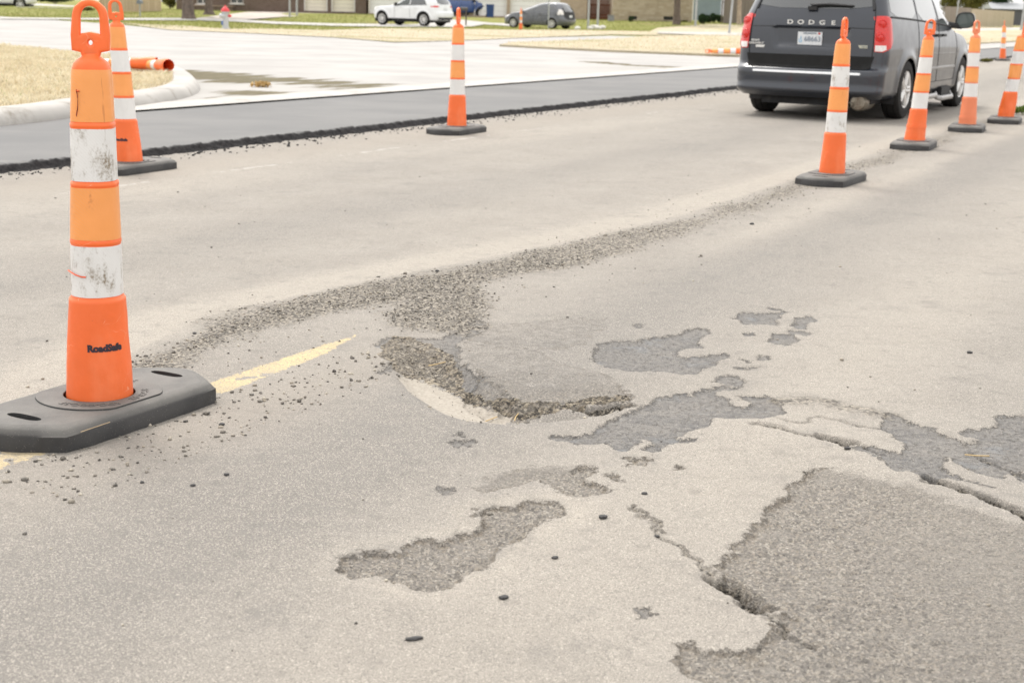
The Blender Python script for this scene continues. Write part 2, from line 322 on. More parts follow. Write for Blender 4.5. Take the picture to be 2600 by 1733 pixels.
def hz(x, y, m=None):
    m = m or masks(x, y); u = U[0]*x+U[1]*y; v = V[0]*x+V[1]*y
    z = .0035*fbm(x, y, .9, 2, 1)
    z = z+.0016*fbm(x, y, 30, 3, 12)
    z = z-.007*sstep(-.004, .008, m['fresh'])+.0022*fbm(x, y, 70, 2, 52)*sstep(0, .02, m['fresh'])
    rough = .0055*fbm(x, y, 75, 3, 23)+.004*fbm(x, y, 20, 2, 24)
    z = z+(-.011+rough)*sstep(-.004, .010, m['coarse'])*sstep(.3, .9, m['calpha'])+rough*.5*sstep(0, .02, m['coarse'])*m['calpha']
    z = z-.044*sstep(-.005, .09, m['hole'])*(.75+.25*sstep(-.02, .05, m['silt']))
    z = z+.016*np.exp(-(((x-EA[0])/.42)**2+((y-EA[1])/.30)**2))+.012*np.exp(-(((x-.12)/.42)**2+((y-4.62)/.12)**2))
    # the asphalt has been pushed up in folds towards the right
    F = seg_dist(x, y, PX([(760,790),(1050,870),(1300,905),(1780,1115),(2351,1330),(2700,1480)], *K8)); z = z+.016*np.exp(-(F/.16)**2)
    F2 = seg_dist(x, y, PX([(0,550),(230,740),(540,970),(765,1120),(1000,1290)], *KB)); z = z+.009*np.exp(-(F2/.12)**2)
    z = z+.010*sstep(-.002, .03, m['mound'])*np.exp(-(((x-EB[0])/.7)**2+((y-EB[1])/.45)**2))
    rb = sstep(0, .04, m['rubble']); z = z+rb*(.016*fbm(x, y, 24, 4, 61)+.007*vnoise(x, y, 60, 63)+.004*vnoise(x, y, 120, 64))
    z = z-m['crackd']*(1+.8*fbm(x, y, 40, 2, 71))
    g_ = m['gravel']*np.exp(-((x*0+u-5.5)/4)**2); z = z+g_*(.006+.006*fbm(x, y, 60, 3, 81))
    z = np.where(v > 7.9, np.minimum(z, .0), z)
    return z
def angs(a, b, n): return np.linspace(a, b, n)
az = np.concatenate([angs(-180, -30, 26)[:-1], angs(-30, -24.5, 12)[:-1], angs(-24.5, 24.5, 840), angs(24.5, 30, 12)[1:], angs(30, 180, 26)[1:]])
el = np.radians(np.concatenate([angs(75, 33, 25)[:-1], angs(33, 28, 40)[:-1], angs(28, 4.6, 560)])); rr = np.concatenate([1.2/np.tan(el), np.geomspace(15.2, 40, 70), np.geomspace(42, 600, 24)])
A, RR = np.meshgrid(np.radians(az), rr); X = (RR*np.sin(A)).ravel(); Y = (RR*np.cos(A)).ravel()
near = RR.ravel() < 60
mk = masks(X, Y); Z = np.where(near, hz(X, Y, mk), 0)
X = np.append(X, 0.); Y = np.append(Y, 0.); Z = np.append(Z, 0.)
nr, na = RR.shape; ii, jj = np.meshgrid(np.arange(nr-1), np.arange(na-1), indexing='ij'); i0 = (ii*na+jj).ravel()
F4 = np.stack([i0, i0+na, i0+na+1, i0+1], 1)[:, ::-1]
me = fast_mesh('road', np.stack([X, Y, Z], 1), F4, {k: np.append(mk[k], 0) for k in ('fresh', 'coarse', 'calpha', 'silt', 'rubble', 'crack', 'gravel', 'dust', 'track', 'paint', 'grit', 'white')})

m_, nt_, b_ = new_mat('old_asphalt'); g = G(nt_); P = g.pos()
fine = g.noise(P, 400, 4, .75); mid = g.noise(P, 45, 5, .6); big = g.noise(P, 2.2, 5, .6)
agg = g.voro(P, 400); agg_v = g.sep(agg, 0)
agg2 = g.sep(g.voro(P, 330), 1)
base = g.mix(g.ramp(big, .3, .7), (.225, .205, .181), (.275, .252, .223))
base = g.mix(g.math('MULTIPLY', g.attr('track'), .8), base, (.165, .155, .143))
base = g.mix(g.math('MULTIPLY', g.attr('dust'), .85), base, (.375, .338, .288))
# the exposed stones: each with a tone of its own
stone = g.cramp(agg_v, [(0, (.085, .078, .072)), (.3, (.19, .174, .154)), (.62, (.29, .265, .232)), (.92, (.56, .51, .44))])
c = g.mix(g.math('MULTIPLY', g.ramp(agg2, .25, .65), .62), base, stone)
c = g.mix(g.ramp(fine, .53, .68, 0, .75), c, (.085, .078, .07)); c = g.mix(g.ramp(fine, .45, .34, 0, .55), c, (.50, .46, .40))
c = g.mix(g.ramp(g.noise(P, 14, 6, .7), .5, .75, 0, .42), c, (.14, .131, .12)); c = g.mix(g.ramp(g.noise(P, 3.1, 7, .72), .54, .68, 0, .35), c, (.155, .147, .137))
nb = g.math('ADD', g.math('MULTIPLY', g.math('SUBTRACT', g.noise(P, 150, 4, .7), .5), .034), g.math('MULTIPLY', g.math('SUBTRACT', g.noise(P, 38, 6, .75), .5), .085))
fm = g.ramp(g.math('ADD', g.attr('fresh'), nb), -.001, .004)
fcol = g.mix(g.ramp(mid, .35, .65), (.115, .111, .108), (.165, .157, .147)); fcol = g.mix(g.math('MULTIPLY', g.ramp(agg2, .6, .95), .4), fcol, stone)
fcol = g.mix(g.ramp(g.noise(P, 7, 4), .56, .70, 0, .5), fcol, (.19, .20, .21))
fm = g.math('MULTIPLY', fm, g.ramp(g.noise(P, 75, 6, .75), .55, .63, 1., .35))
c = g.mix(g.math('MULTIPLY', fm, g.ramp(g.noise(P, 5, 5, .7), .35, .65, .7, 1.)), c, fcol)
cm = g.math('MULTIPLY', g.ramp(g.math('ADD', g.attr('coarse'), nb), -.001, .004), g.ramp(g.math('ADD', g.attr('calpha'), g.math('MULTIPLY', g.math('SUBTRACT', g.noise(P, 26, 5, .7), .5), 1.1)), .25, .6))
ccol = g.cramp(g.sep(g.voro(P, 170), 2), [(0, (.085, .078, .072)), (.25, (.20, .184, .165)), (.55, (.29, .262, .228)), (.8, (.41, .355, .285)), (1, (.60, .55, .475))])
ccol = g.mix(.3, ccol, g.mix(g.ramp(mid, .35, .68), (.20, .187, .172), (.30, .278, .25)))
ccol = g.mix(g.ramp(g.noise(P, 3.5, 6, .7), .5, .7, 0, .5), ccol, (.34, .315, .28)); ccol = g.mix(g.ramp(fine, .55, .68, 0, .6), ccol, (.07, .064, .058))
c = g.mix(g.math('MULTIPLY', cm, g.ramp(g.attr('calpha'), .45, 1., .34, .74)), c, ccol)
# tan fines caught along the edges of the coarse patches
rimc = g.math('MULTIPLY', cm, g.ramp(g.math('ADD', g.attr('coarse'), nb), .03, .0)); c = g.mix(g.math('MULTIPLY', rimc, g.ramp(mid, .4, .6, 0, .55)), c, (.21, .172, .125))
rubc = g.cramp(g.sep(g.voro(P, 130), 0), [(0, (.04, .036, .032)), (.4, (.105, .091, .074)), (.7, (.20, .168, .125)), (1, (.34, .295, .225))])
c = g.mix(g.ramp(g.attr('rubble'), -.002, .006), c, rubc)
gr = g.math('MULTIPLY', g.attr('gravel'), .8)
gcol = g.cramp(g.sep(g.voro(P, 110), 1), [(0, (.08, .073, .065)), (.4, (.165, .149, .128)), (.7, (.26, .232, .193)), (1, (.38, .34, .285))])
c = g.mix(g.ramp(g.math('ADD', gr, g.math('SUBTRACT', g.noise(P, 30, 4), .5)), .15, .6), c, gcol)
sg = g.ramp(agg_v, .8, .9); c = g.mix(g.math('MULTIPLY', g.attr('grit'), g.math('MULTIPLY', sg, .5)), g.mix(g.math('MULTIPLY', g.attr('grit'), .4), c, (.34, .30, .25)), (.10, .09, .08))
sm = g.ramp(g.math('ADD', g.attr('silt'), g.math('MULTIPLY', nb, .5)), 0, .006); c = g.mix(sm, c, g.mix(g.ramp(g.noise(P, 90, 5, .7), .35, .7), (.365, .33, .28), (.27, .242, .205)))
crk = g.math('MULTIPLY', g.attr('crack'), 1.3, clamp=True); c = g.mix(g.ramp(g.math('ADD', crk, g.math('SUBTRACT', g.noise(P, 90, 3), .5)), .4, .85), c, g.cramp(g.sep(g.voro(P, 170), 0), [(0, (.02, .018, .016)), (.55, (.07, .062, .052)), (1, (.30, .265, .215))]))
pm = g.ramp(g.math('ADD', g.attr('paint'), g.math('MULTIPLY', nb, .8)), .0, .003); wear = g.ramp(g.noise(P, 110, 5, .75), .60, .50)
c = g.mix(g.math('MULTIPLY', g.math('MULTIPLY', pm, wear), g.ramp(g.noise(P, 6, 5, .7), .3, .7, .35, .8)), c, (.62, .485, .25))
wm = g.ramp(g.math('ADD', g.attr('white'), nb), .0, .006); c = g.mix(g.math('MULTIPLY', wm, .35), c, (.48, .46, .43))
# hairline crazing in the old surface
vv = g.voro(g.mix(.12, P, g.noise(P, 9, 4, out='Color')), 7, 'Distance', 'DISTANCE_TO_EDGE')
hair = g.math('MULTIPLY', g.ramp(vv, .012, .0), g.ramp(g.noise(P, 1.3, 3), .57, .66)); c = g.mix(g.math('MULTIPLY', hair, .45), c, (.12, .11, .10))
g.put(b_.inputs['Base Color'], c); b_.inputs['Roughness'].default_value = .88; b_.inputs['Specular IOR Level'].default_value = .25
hh = g.math('ADD', g.math('MULTIPLY', g.voro(P, 190, 'Distance'), -.9), g.math('MULTIPLY', fine, .8))
amp = g.math('ADD', .45, g.math('ADD', g.math('MULTIPLY', g.attr('gravel'), .8), g.math('MULTIPLY', cm, 1.1)))
amp = g.math('MULTIPLY', amp, g.ramp(sm, 0, 1, 1, .25))
hh = g.math('ADD', g.math('MULTIPLY', hh, amp), g.math('ADD', g.math('MULTIPLY', cm, -1.2), g.math('ADD', g.math('MULTIPLY', fm, -1.1), g.math('MULTIPLY', crk, -3.))))
g.put(b_.inputs['Normal'], g.bump(hh, .0035, 1.))
road = link('road', me, m_, smooth=True); tag(road, kind='structure')

# ------------------------------------------------------------------ loose stones
def ico():
    bm = bmesh.new(); bmesh.ops.create_icosphere(bm, subdivisions=1, radius=1); v = np.array([p.co[:] for p in bm.verts]); f = np.array([[q.index for q in p.verts] for p in bm.faces]); bm.free(); return v, f
ICV, ICF = ico(); ico42 = None
def stones(px, py, r, name, mat):
    n = len(px); z0 = hz(px, py); nv = len(ICV)
    sc = np.stack([r*rng.uniform(.75, 1.35, n), r*rng.uniform(.75, 1.2, n), r*rng.uniform(.5, .85, n)], 1)
    a = rng.uniform(0, 6.28, n); ca, sa = np.cos(a), np.sin(a)
    v = ICV[None]*(1+rng.uniform(-.28, .28, (n, nv, 1)))*sc[:, None]; t = rng.uniform(-.5, .5, (n, 1))
    vx = v[..., 0]*ca[:, None]-v[..., 1]*sa[:, None]; vy = v[..., 0]*sa[:, None]+v[..., 1]*ca[:, None]; vz = v[..., 2]+vx*t*.4
    vv = np.stack([vx+px[:, None], vy+py[:, None], vz+(z0+sc[:, 2]*.45)[:, None]], 2).reshape(-1, 3)
    ff = (ICF[None]+(np.arange(n)*nv)[:, None, None]).reshape(-1, 3)
    return link(name, fast_mesh(name, vv, ff, {'tone': np.repeat(rng.uniform(0, 1, n), nv)}), mat)
ms, nts, bs = new_mat('gravel_stone'); g = G(nts)
gc = g.cramp(g.attr('tone'), [(0, (.05, .046, .043)), (.35, (.105, .096, .085)), (.62, (.19, .170, .143)), (.84, (.31, .272, .22)), (1, (.48, .435, .355))])
gc = g.mix(g.ramp(g.noise(g.pos(), 220, 3), .4, .7, 0, .5), gc, (.36, .32, .26)); g.put(bs.inputs['Base Color'], gc); bs.inputs['Roughness'].default_value = .85
dkc = M_('crumb_black', (.035, .033, .032), .9, .3, 60)
def scatter(n, umin, umax, vmin, vmax):
    u = rng.uniform(umin, umax, n); v = rng.uniform(vmin, vmax, n); return U[0]*u+V[0]*v, U[1]*u+V[1]*v
gx, gy = scatter(380000, 2.6, 15., 2.3, 3.9); mg = masks(gx, gy)['gravel']; keep = rng.uniform(0, 1, len(gx)) < mg**1.7*.22*np.where(V[0]*0+U[0]*gx+U[1]*gy > 6.2, .6, 1.); gx, gy = gx[keep], gy[keep]
lx, ly = scatter(2600, 5, 26, 7.25, 7.72)
lk = rng.uniform(0, 1, 2600) < np.clip((V[0]*lx+V[1]*ly-7.2)/.45, 0, 1)**2; lx, ly = lx[lk], ly[lk]
tag(stones(lx, ly, rng.gamma(2.5, .0022, len(lx))+.002, 'asphalt_crumbs', dkc), 'black asphalt crumbs spilled along the foot of the new asphalt edge', 'crumbs', kind='stuff')
tag(stones(gx, gy, rng.gamma(3, .0007, len(gx))+.0009, 'loose_gravel', ms), 'grey brown loose gravel scattered between the lanes beside the pothole', 'gravel', kind='stuff')
sx, sy = scatter(2000, 2.2, 9, 2.2, 4.3); k2 = rng.uniform(0, 1, len(sx)) < .05+.55*np.exp(-((V[0]*sx+V[1]*sy-3.05)/.28)**2); sx, sy = sx[k2], sy[k2]
bx, by = scatter(420, 2.4, 4.1, 2.45, 2.78); hxy = np.array(HOLE); qx = rng.uniform(hxy[:, 0].min(), hxy[:, 0].max(), 1300); qy = rng.uniform(hxy[:, 1].min(), hxy[:, 1].max()+.1, 1300)
kq = (poly_sdf(qx, qy, RUBBLE) > 0) | ((poly_sdf(qx, qy, HOLE) > .0) & (rng.uniform(0, 1, 1300) < .22)); wx, wy = scatter(900, 1.2, 16, .2, 7.4)
sx = np.concatenate([sx, bx, qx[kq], wx]); sy = np.concatenate([sy, by, qy[kq], wy])
rs = rng.gamma(2.0, .0012, len(sx))+.0014; rs[-900:] *= .75
nq = kq.sum(); q0 = len(sx)-900-nq; rs[q0:q0+nq] *= .62
tag(stones(sx, sy, rs, 'stray_stones', ms), 'coarser dark stones strewn over the gravel, the yellow dash and the pothole rubble', 'stones', kind='stuff')
dk = M_('tar_black', (.045, .043, .042), .75, .3, 120, bump=.002)
def chunk(x, y, r, el, label, grp='loose lumps of black asphalt lying on the road', rz=.3):
    r *= .78; p = at(x, y); bm = bmesh.new(); bmesh.ops.create_icosphere(bm, subdivisions=2, radius=1)
    for v in bm.verts: v.co *= random.uniform(.8, 1.15)
    bm.normal_update(); me = bpy.data.meshes.new('asphalt_lump'); bm.to_mesh(me); bm.free()
    me.transform(Matrix.Diagonal((r*el, r, r*.6, 1))); o = link('asphalt_lump', me, dk)
    z = float(hz(np.array([p.x]), np.array([p.y]))[0]); o.location = (p.x, p.y, z+r*.4); o.rotation_euler = (0, 0, rz)
    tag(o, label, 'asphalt lump', grp)
for a in [(575,1207,.0085,1.1,'rounded black lump on bare road below the yellow dash, larger of two'), (490,1233,.0075,1.3,'smaller black lump just left of the rounded one on bare road'),
          (361,1226,.007,1.1,'small dark lump on the road in front of the nearest black cone base'), (563,1079,.0095,1.2,'dark lump close to the right end of the nearest cone base'),
          (494,848,.009,1.1,'black lump on pale dust behind the nearest channelizer base'), (1110,690,.011,1.2,'black lump on the pale dust edge above the gravel band'),
          (1530,1322,.012,1.2,'knobbly black lump right of the brown worn patch'), (1279,1519,.010,1.5,'oblong black lump on the road below the brown worn patch'),
          (1051,1622,.0085,3.0,'long stick-like black sliver near the bottom of the road'), (1409,1418,.008,1.3,'small brownish lump between the worn patch and the long crack'),
          (2462,896,.012,1.2,'lone dark lump far over on the right lane surface'), (1909,570,.015,1.2,'lone dark lump on the grey lane beyond the pothole'),
          (1636,1258,.008,1.4,'flat dark chip on the pale slab above the long crack'), (1667,1370,.007,1.2,'tiny black crumb beside the start of the long crack'),
          (2150,1152,.010,1.3,'dark chunk sitting in the rubble of the folded crack')]: chunk(*a)
mst = M_('dry_straw', (.55, .40, .20), .8, .2)
for i, (x, y, l, a, lb) in enumerate([(1245,1032,.05,.5,'short dry straw lying flat on the near lip of the pothole'), (1312,1040,.04,1.3,'upright dry straw sticking out of the pothole rubble'), (1110,918,.06,.2,'pale dry twig on the rubble at the head of the pothole'), (2480,1160,.07,-.7,'dry reddish straw on the dark patch at far right')]):
    p = at(x, y); z = float(hz(np.array([p.x]), np.array([p.y]))[0]); mb = MB(); mb.tube([(-l/2, 0, 0), (0, .004, .004), (l/2, 0, .012)], .0018, 6); o = mb.build('straw', mst); o.location = (p.x, p.y, z+.006); o.rotation_euler = (0, 0, a); tag(o, lb, 'straw', 'dry straws on the broken road')


# ================================================================== flat setting beyond the lane
def sheet(name, pts, z, mat, spacing=0, fine=None, kind='structure', attrs=None, world=False, thick=0):
    """sheet over a ground outline, following the terrain; thick > 0 gives it standing edges"""
    P2 = [Vector((p[0], p[1])) for p in (pts if world else [at(a, b, z) for a, b in pts])]
    n = len(P2); edges = [(i, (i+1) % n) for i in range(n)]; extra = []
    if spacing:
        xs = [p.x for p in P2]; ys = [p.y for p in P2]; gx, gy = np.meshgrid(np.arange(min(xs), max(xs), spacing), np.arange(min(ys), max(ys), spacing)); gx = gx.ravel(); gy = gy.ravel()
        s = poly_sdf(gx, gy, [(p.x, p.y) for p in P2], spacing*2); extra = [Vector((a, b)) for a, b, q in zip(gx, gy, s) if q > spacing*.3]
    if fine:
        gx, gy = np.meshgrid(np.arange(-12, 24, .22), np.arange(13, 62, .3)); gx = gx.ravel()+.03*np.sin(gy.ravel()*9); gy = gy.ravel(); k = (fine(gx, gy) > 0) & (poly_sdf(gx, gy, [(p.x, p.y) for p in P2], 1.) > .1); extra = [q for q, f_ in zip(extra, fine(np.array([e.x for e in extra]), np.array([e.y for e in extra]))) if f_ <= 0]+[Vector((a, b)) for a, b in zip(gx[k], gy[k])]
    v2, _, fc, *_r = delaunay_2d_cdt(P2+extra, edges, [], 1, 1e-5)
    vs = [(p.x, p.y, z+terr(p.y, p.x)) for p in v2]; fs = [tuple(f) for f in fc]
    if thick:
        b = len(vs); vs += [(p.x, p.y, z+terr(p.y, p.x)-thick) for p in P2]
        idx = [min(range(len(v2)), key=lambda k: (v2[k]-p).length_squared) for p in P2]
        fs += [(idx[i], idx[(i+1) % n], b+(i+1) % n, b+i) for i in range(n)]
    me = bpy.data.meshes.new(name); me.from_pydata(vs, [], fs); me.update()
    bm = bmesh.new(); bm.from_mesh(me); bmesh.ops.recalc_face_normals(bm, faces=bm.faces)
    if sum(f.normal.z*f.calc_area() for f in bm.faces) < 0: bmesh.ops.reverse_faces(bm, faces=bm.faces)
    bm.to_mesh(me); bm.free()
    if attrs:
        co = np.array([v.co[:2] for v in me.vertices])
        for k, fn in attrs.items():
            a = me.attributes.new(k, 'FLOAT', 'POINT'); a.data.foreach_set('value', np.asarray(fn(co[:, 0], co[:, 1]), 'f'))
    return tag(link(name, me, mat), kind=kind)
# new asphalt overlay with its rough black edge
m, nt_, b = new_mat('new_asphalt'); g = G(nt_); P = g.pos(); c = g.mix(g.ramp(g.noise(P, .8, 5), .3, .7), (.178, .176, .174), (.215, .211, .205)); c = g.mix(g.ramp(g.noise(P, 60, 4, .7), .35, .7, 0, .35), c, (.15, .147, .145))
c = g.mix(g.ramp(g.noise(g.scl(P, (.2, 1, 1)), 3, 5), .6, .8, 0, .4), c, (.30, .285, .265)); g.put(b.inputs['Base Color'], c); b.inputs['Roughness'].default_value = .9; b.inputs['Specular IOR Level'].default_value = .12; g.put(b.inputs['Normal'], g.bump(g.noise(P, 150, 3), .002))
us = np.concatenate([np.linspace(-30, 5, 20), np.linspace(5, 30, 1300)[1:], np.linspace(30, 60, 200)[1:], np.linspace(60, 400, 60)[1:]])
vsn = np.concatenate([np.linspace(7.66, 7.92, 18), np.linspace(8.0, 10.52, 9)]); UU, VV = np.meshgrid(us, vsn, indexing='ij')
edge = .05*fbm(UU.ravel(), VV.ravel()*0, .9, 3, 2)+.03*fbm(UU.ravel(), VV.ravel(), 6, 3, 5); t = VV.ravel()-7.70-edge
zz = .050*sstep(0, .11, t)-.012*(t < -.01); zz = zz+np.where(t < .15, .020*fbm(UU.ravel(), VV.ravel(), 26, 3, 8)*sstep(-.02, .03, t), 0)
xx = U[0]*UU.ravel()+V[0]*VV.ravel(); yy = U[1]*UU.ravel()+V[1]*VV.ravel(); nu, nv_ = UU.shape; ii, jj = np.meshgrid(np.arange(nu-1), np.arange(nv_-1), indexing='ij'); i0 = (ii*nv_+jj).ravel()
Fq = np.stack([i0, i0+nv_, i0+nv_+1, i0+1], 1); fv = .5*(VV.ravel()[i0]+VV.ravel()[i0+1])
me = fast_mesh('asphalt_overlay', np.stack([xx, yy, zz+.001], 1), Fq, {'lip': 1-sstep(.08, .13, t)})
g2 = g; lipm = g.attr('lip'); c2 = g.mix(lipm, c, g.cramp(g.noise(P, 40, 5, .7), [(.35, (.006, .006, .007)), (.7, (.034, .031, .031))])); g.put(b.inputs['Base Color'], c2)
tag(link('asphalt_overlay', me, m, smooth=True), kind='structure')
# grey slurry smear and dust at the foot of the edge
# lots
def grass_mat(name, c1, c2, c3, scale=1.5):
    m, nt_, b = new_mat(name); g = G(nt_); P = g.pos()
    c = g.mix(g.ramp(g.noise(P, scale, 5, .6), .3, .7), c1, c2); c = g.mix(g.ramp(g.noise(g.scl(P, (.5, .5, 1)), scale*.35, 4, .6), .5, .68), c, c3)
    c = g.mix(g.ramp(g.noise(P, 25, 4, .7), .55, .8, 0, .5), c, tuple(k*.45 for k in c1)); g.put(b.inputs['Base Color'], c); b.inputs['Roughness'].default_value = .95; b.inputs['Specular IOR Level'].default_value = .1
    g.put(b.inputs['Normal'], g.bump(g.noise(P, 18, 4, .7), .08)); return m
GREEN = grass_mat('green_turf', (.22, .23, .068), (.30, .30, .105), (.33, .28, .13))
STRAW = grass_mat('dormant_turf', (.50, .43, .31), (.58, .51, .37), (.38, .34, .19))
m, nt_, b = new_mat('concrete'); g = G(nt_); P = g.pos(); c = g.mix(g.ramp(g.noise(P, .5, 6, .6), .3, .7), (.35, .337, .322), (.425, .41, .392)); c = g.mix(g.ramp(g.noise(g.scl(P, (.12, 1, 1)), 1.2, 5), .55, .75, 0, .4), c, (.33, .31, .288))
st = g.attr('stain'); cuv = g.n('ShaderNodeCombineXYZ'); g.put(cuv.inputs[0], g.math('ADD', g.math('MULTIPLY', g.sep(P, 0), float(U[0])*.35), g.math('MULTIPLY', g.sep(P, 1), float(U[1])*.35))); g.put(cuv.inputs[1], g.math('ADD', g.math('MULTIPLY', g.sep(P, 0), float(V[0])*1.7), g.math('MULTIPLY', g.sep(P, 1), float(V[1])*1.7)))
sf = g.ramp(g.math('ADD', st, g.math('MULTIPLY', g.math('SUBTRACT', g.noise(cuv.outputs[0], 1.6, 7, .65), .5), 2.6)), .5, .75)
wet = g.mix(g.noise(P, 5, 4), (.085, .075, .045), (.20, .175, .12)); pale = g.ramp(g.attr('damp'), .2, .8); c = g.mix(g.math('MULTIPLY', pale, .45), c, (.36, .345, .32)); c = g.mix(sf, c, wet)
jx = g.math('ABSOLUTE', g.math('SUBTRACT', g.math('FRACT', g.math('MULTIPLY', g.math('ADD', g.math('MULTIPLY', g.sep(P, 0), float(U[0])), g.math('MULTIPLY', g.sep(P, 1), float(U[1]))), .22)), .5))
c = g.mix(g.ramp(jx, .4965, .4995, 0, .5, 'LINEAR'), c, (.2, .18, .15))
g.put(b.inputs['Base Color'], c); b.inputs['Roughness'].default_value = .95; b.inputs['Specular IOR Level'].default_value = .08; g.put(b.inputs['Normal'], g.bump(g.noise(P, 40, 4), .004)); CONC = m
CONC2 = M_('pale_concrete', (.41, .39, .362), .85, .10, 1.5, bump=.002, dirt=(.22, .195, .16), dirt_amt=.45, dscale=2.2)
TANC = M_('tan_concrete', (.42, .37, .32), .85, .12, .6, bump=.002, dirt=(.30, .26, .22), dirt_amt=.4)
sheet('lawn', [uv(-60, 10.53), uv(480, 10.53), uv(480, 470), uv(-60, 470)], .056, GREEN, world=True, spacing=0)
# the lawn sheet must follow the rise, so it is cut into bands by distance
bpy.data.objects.remove(bpy.data.objects['lawn'])
ysl = list(np.linspace(-40, 88, 8))+list(np.linspace(90, 110, 21))+[140, 200, 300, 500]; vs = []; fs = []
for i, y in enumerate(ysl):
    x1 = (y-10.53/V[1])/(-V[0]/V[1])*0; xr = (10.53*1.0-V[1]*y)/V[0]
    for k in range(9): xk = (-420, xr-60, xr-44, xr-40, xr-34, xr-28, xr-20, xr-8, xr)[k]; vs.append((xk, y, .056+terr(y, xk)))
    if i: fs += [((i-1)*9+k, (i-1)*9+k+1, i*9+k+1, i*9+k) for k in range(8)]
me = bpy.data.meshes.new('lawn'); me.from_pydata(vs, [], fs); me.update(); tag(link('lawn', me, GREEN), kind='structure')
def stain(strokes):
    S = [([tuple(at(x, y, .07)[:2]) for x, y in p], w) for p, w in strokes]
    return lambda x, y: np.max([1-sstep(0, w, seg_dist(x, y, p)) for p, w in S], 0)
ST = [([(440,182),(520,186),(650,199),(760,207),(860,214),(960,224)], 1.1), ([(470,190),(560,196),(640,204)], 1.3), ([(530,276),(650,262),(790,252),(954,243),(1064,226),(1120,224)], .42), ([(640,236),(755,243),(843,243)], .7), ([(560,252),(640,245),(720,250)], .45),
      ([(1000,238),(1090,227),(1130,222)], .4), ([(1180,218),(1241,215),(1330,210),(1421,203),(1504,202),(1614,190),(1752,183),(1802,178)], .45), ([(1504,157),(1614,166),(1700,170),(1802,177)], .5), ([(1225,228),(1330,222),(1400,214)], .35)]
DP = [([(500,215),(700,225),(900,232)], 4.5), ([(520,260),(800,248)], 1.5), ([(1500,180),(1750,175)], 3)]
street = [(-900,420)]+[(-900,-5),(0,42),(300,62),(430,76),(650,85),(850,95),(1000,107),(1200,102),(1300,97),(1550,91),(1640,93),(1550,100),(1300,108),(1268,113),(1400,120),(1550,127),(1800,137),(1890,140),(2250,120),(2600,103),(2900,95)]
sp = [at(a, b, .07) for a, b in street]; sp = [Vector(uv(-14, 10.50))]+[Vector((p.x, p.y)) for p in sp[1:]]+[Vector(uv(180, 10.50)), Vector(uv(60, 10.50)), Vector(uv(20, 10.50))]
sheet('side_street', sp, .066, CONC, spacing=.9, world=True, fine=stain([(p, w*1.7) for p, w in ST]), attrs={'stain': stain([(p, w*1.5) for p, w in ST]), 'damp': stain(DP)})
# gutter strip along the overlay
sheet('gutter', [uv(-14, 10.46), uv(180, 10.46), uv(180, 11.15), uv(-14, 11.15)], .071, CONC2, world=True)
# dormant grass across the street, in two beds
sheet('dormant_grass_strip', [(300,58),(480,66),(521,70),(585,74),(683,73),(819,77),(946,72),(1138,73),(1291,76),(1454,76),(1650,80),(1669,71),(1800,70),(1950,74),(2200,72),(2400,71),(2600,64),(2900,72),(2900,84),(2600,76),(2400,80),(1900,88),(1700,90),(1550,88),(1300,97),(1200,102),(1000,107),(850,95),(650,85),(430,76)], .085, STRAW)
sheet('dormant_grass_bed', [(1640,92),(1900,86),(2400,79),(2600,74),(2900,82),(2900,110),(2600,103),(2250,120),(1890,140),(1800,137),(1550,127),(1400,120),(1268,113),(1300,107),(1550,99)], .13, STRAW, thick=.06)
sheet('path', [(1669,80),(1800,81),(1885,83),(2250,76),(2450,73),(2590,70),(2590,77),(2450,82),(2250,86),(1885,90),(1800,89),(1669,84)], .145, CONC2, thick=.03)
sheet('sidewalk', [(0,44),(200,46),(500,46),(600,49),(700,55),(850,60),(985,61),(1180,66),(1180,70),(985,68),(850,66),(700,61),(600,55),(500,52),(200,50),(0,48)], .10, CONC2)
sheet('driveway', [(600,52),(720,46),(920,35),(905,31),(790,28),(720,29),(630,40),(500,46)], .09, TANC)
sheet('driveway', [(955,66),(1195,68),(1230,62),(1300,55),(1310,44),(1250,41),(1130,44),(1090,60)], .092, CONC2)
sheet('driveway', [(40,27),(185,30),(190,15),(60,7),(20,9)], .09, CONC2)
# left grass island with its kerb
isl_o = [(-700,400),(-300,345),(0,316),(150,300),(270,279),(400,262),(470,250),(505,236),(510,222),(500,208),(485,196),(455,184),(430,178),(330,160),(100,133),(-300,105),(-700,90)]
def arc_resample(P, n=90):
    P = [Vector(p) for p in P]
    for _ in range(2): P = [q for i in range(len(P)) for q in (P[i]*.75+P[(i+1) % len(P)]*.25, P[i]*.25+P[(i+1) % len(P)]*.75)]
    return P
O = arc_resample([at(a, b, .07)[:2] for a, b in isl_o])
def inset(P, d):
    n = len(P); r = []
    A = sum(P[i].x*P[(i+1) % n].y-P[(i+1) % n].x*P[i].y for i in range(n)); sg = 1 if A > 0 else -1
    for i in range(n):
        t = (P[(i+1) % n]-P[i-1]).normalized(); r.append(P[i]+Vector((-t.y, t.x))*d*sg)
    return r
rings = [(O, .0), (O, .05), (inset(O, .05), .13), (inset(O, .10), .165), (inset(O, .34), .172), (inset(O, .36), .13)]; vs = []; fs = []; n = len(O)
for P_, z in rings: vs += [(p.x, p.y, z+.02) for p in P_]
for r in range(len(rings)-1):
    for i in range(n): fs.append((r*n+i, r*n+(i+1) % n, (r+1)*n+(i+1) % n, (r+1)*n+i))
mb = MB(); mb.v = vs; mb.f = fs; kb = mb.build('kerb', CONC2, smooth=True); tag(kb, kind='structure')
I = inset(O, .35); sheet('island_soil', [(p.x, p.y) for p in I], .175, STRAW, world=True)
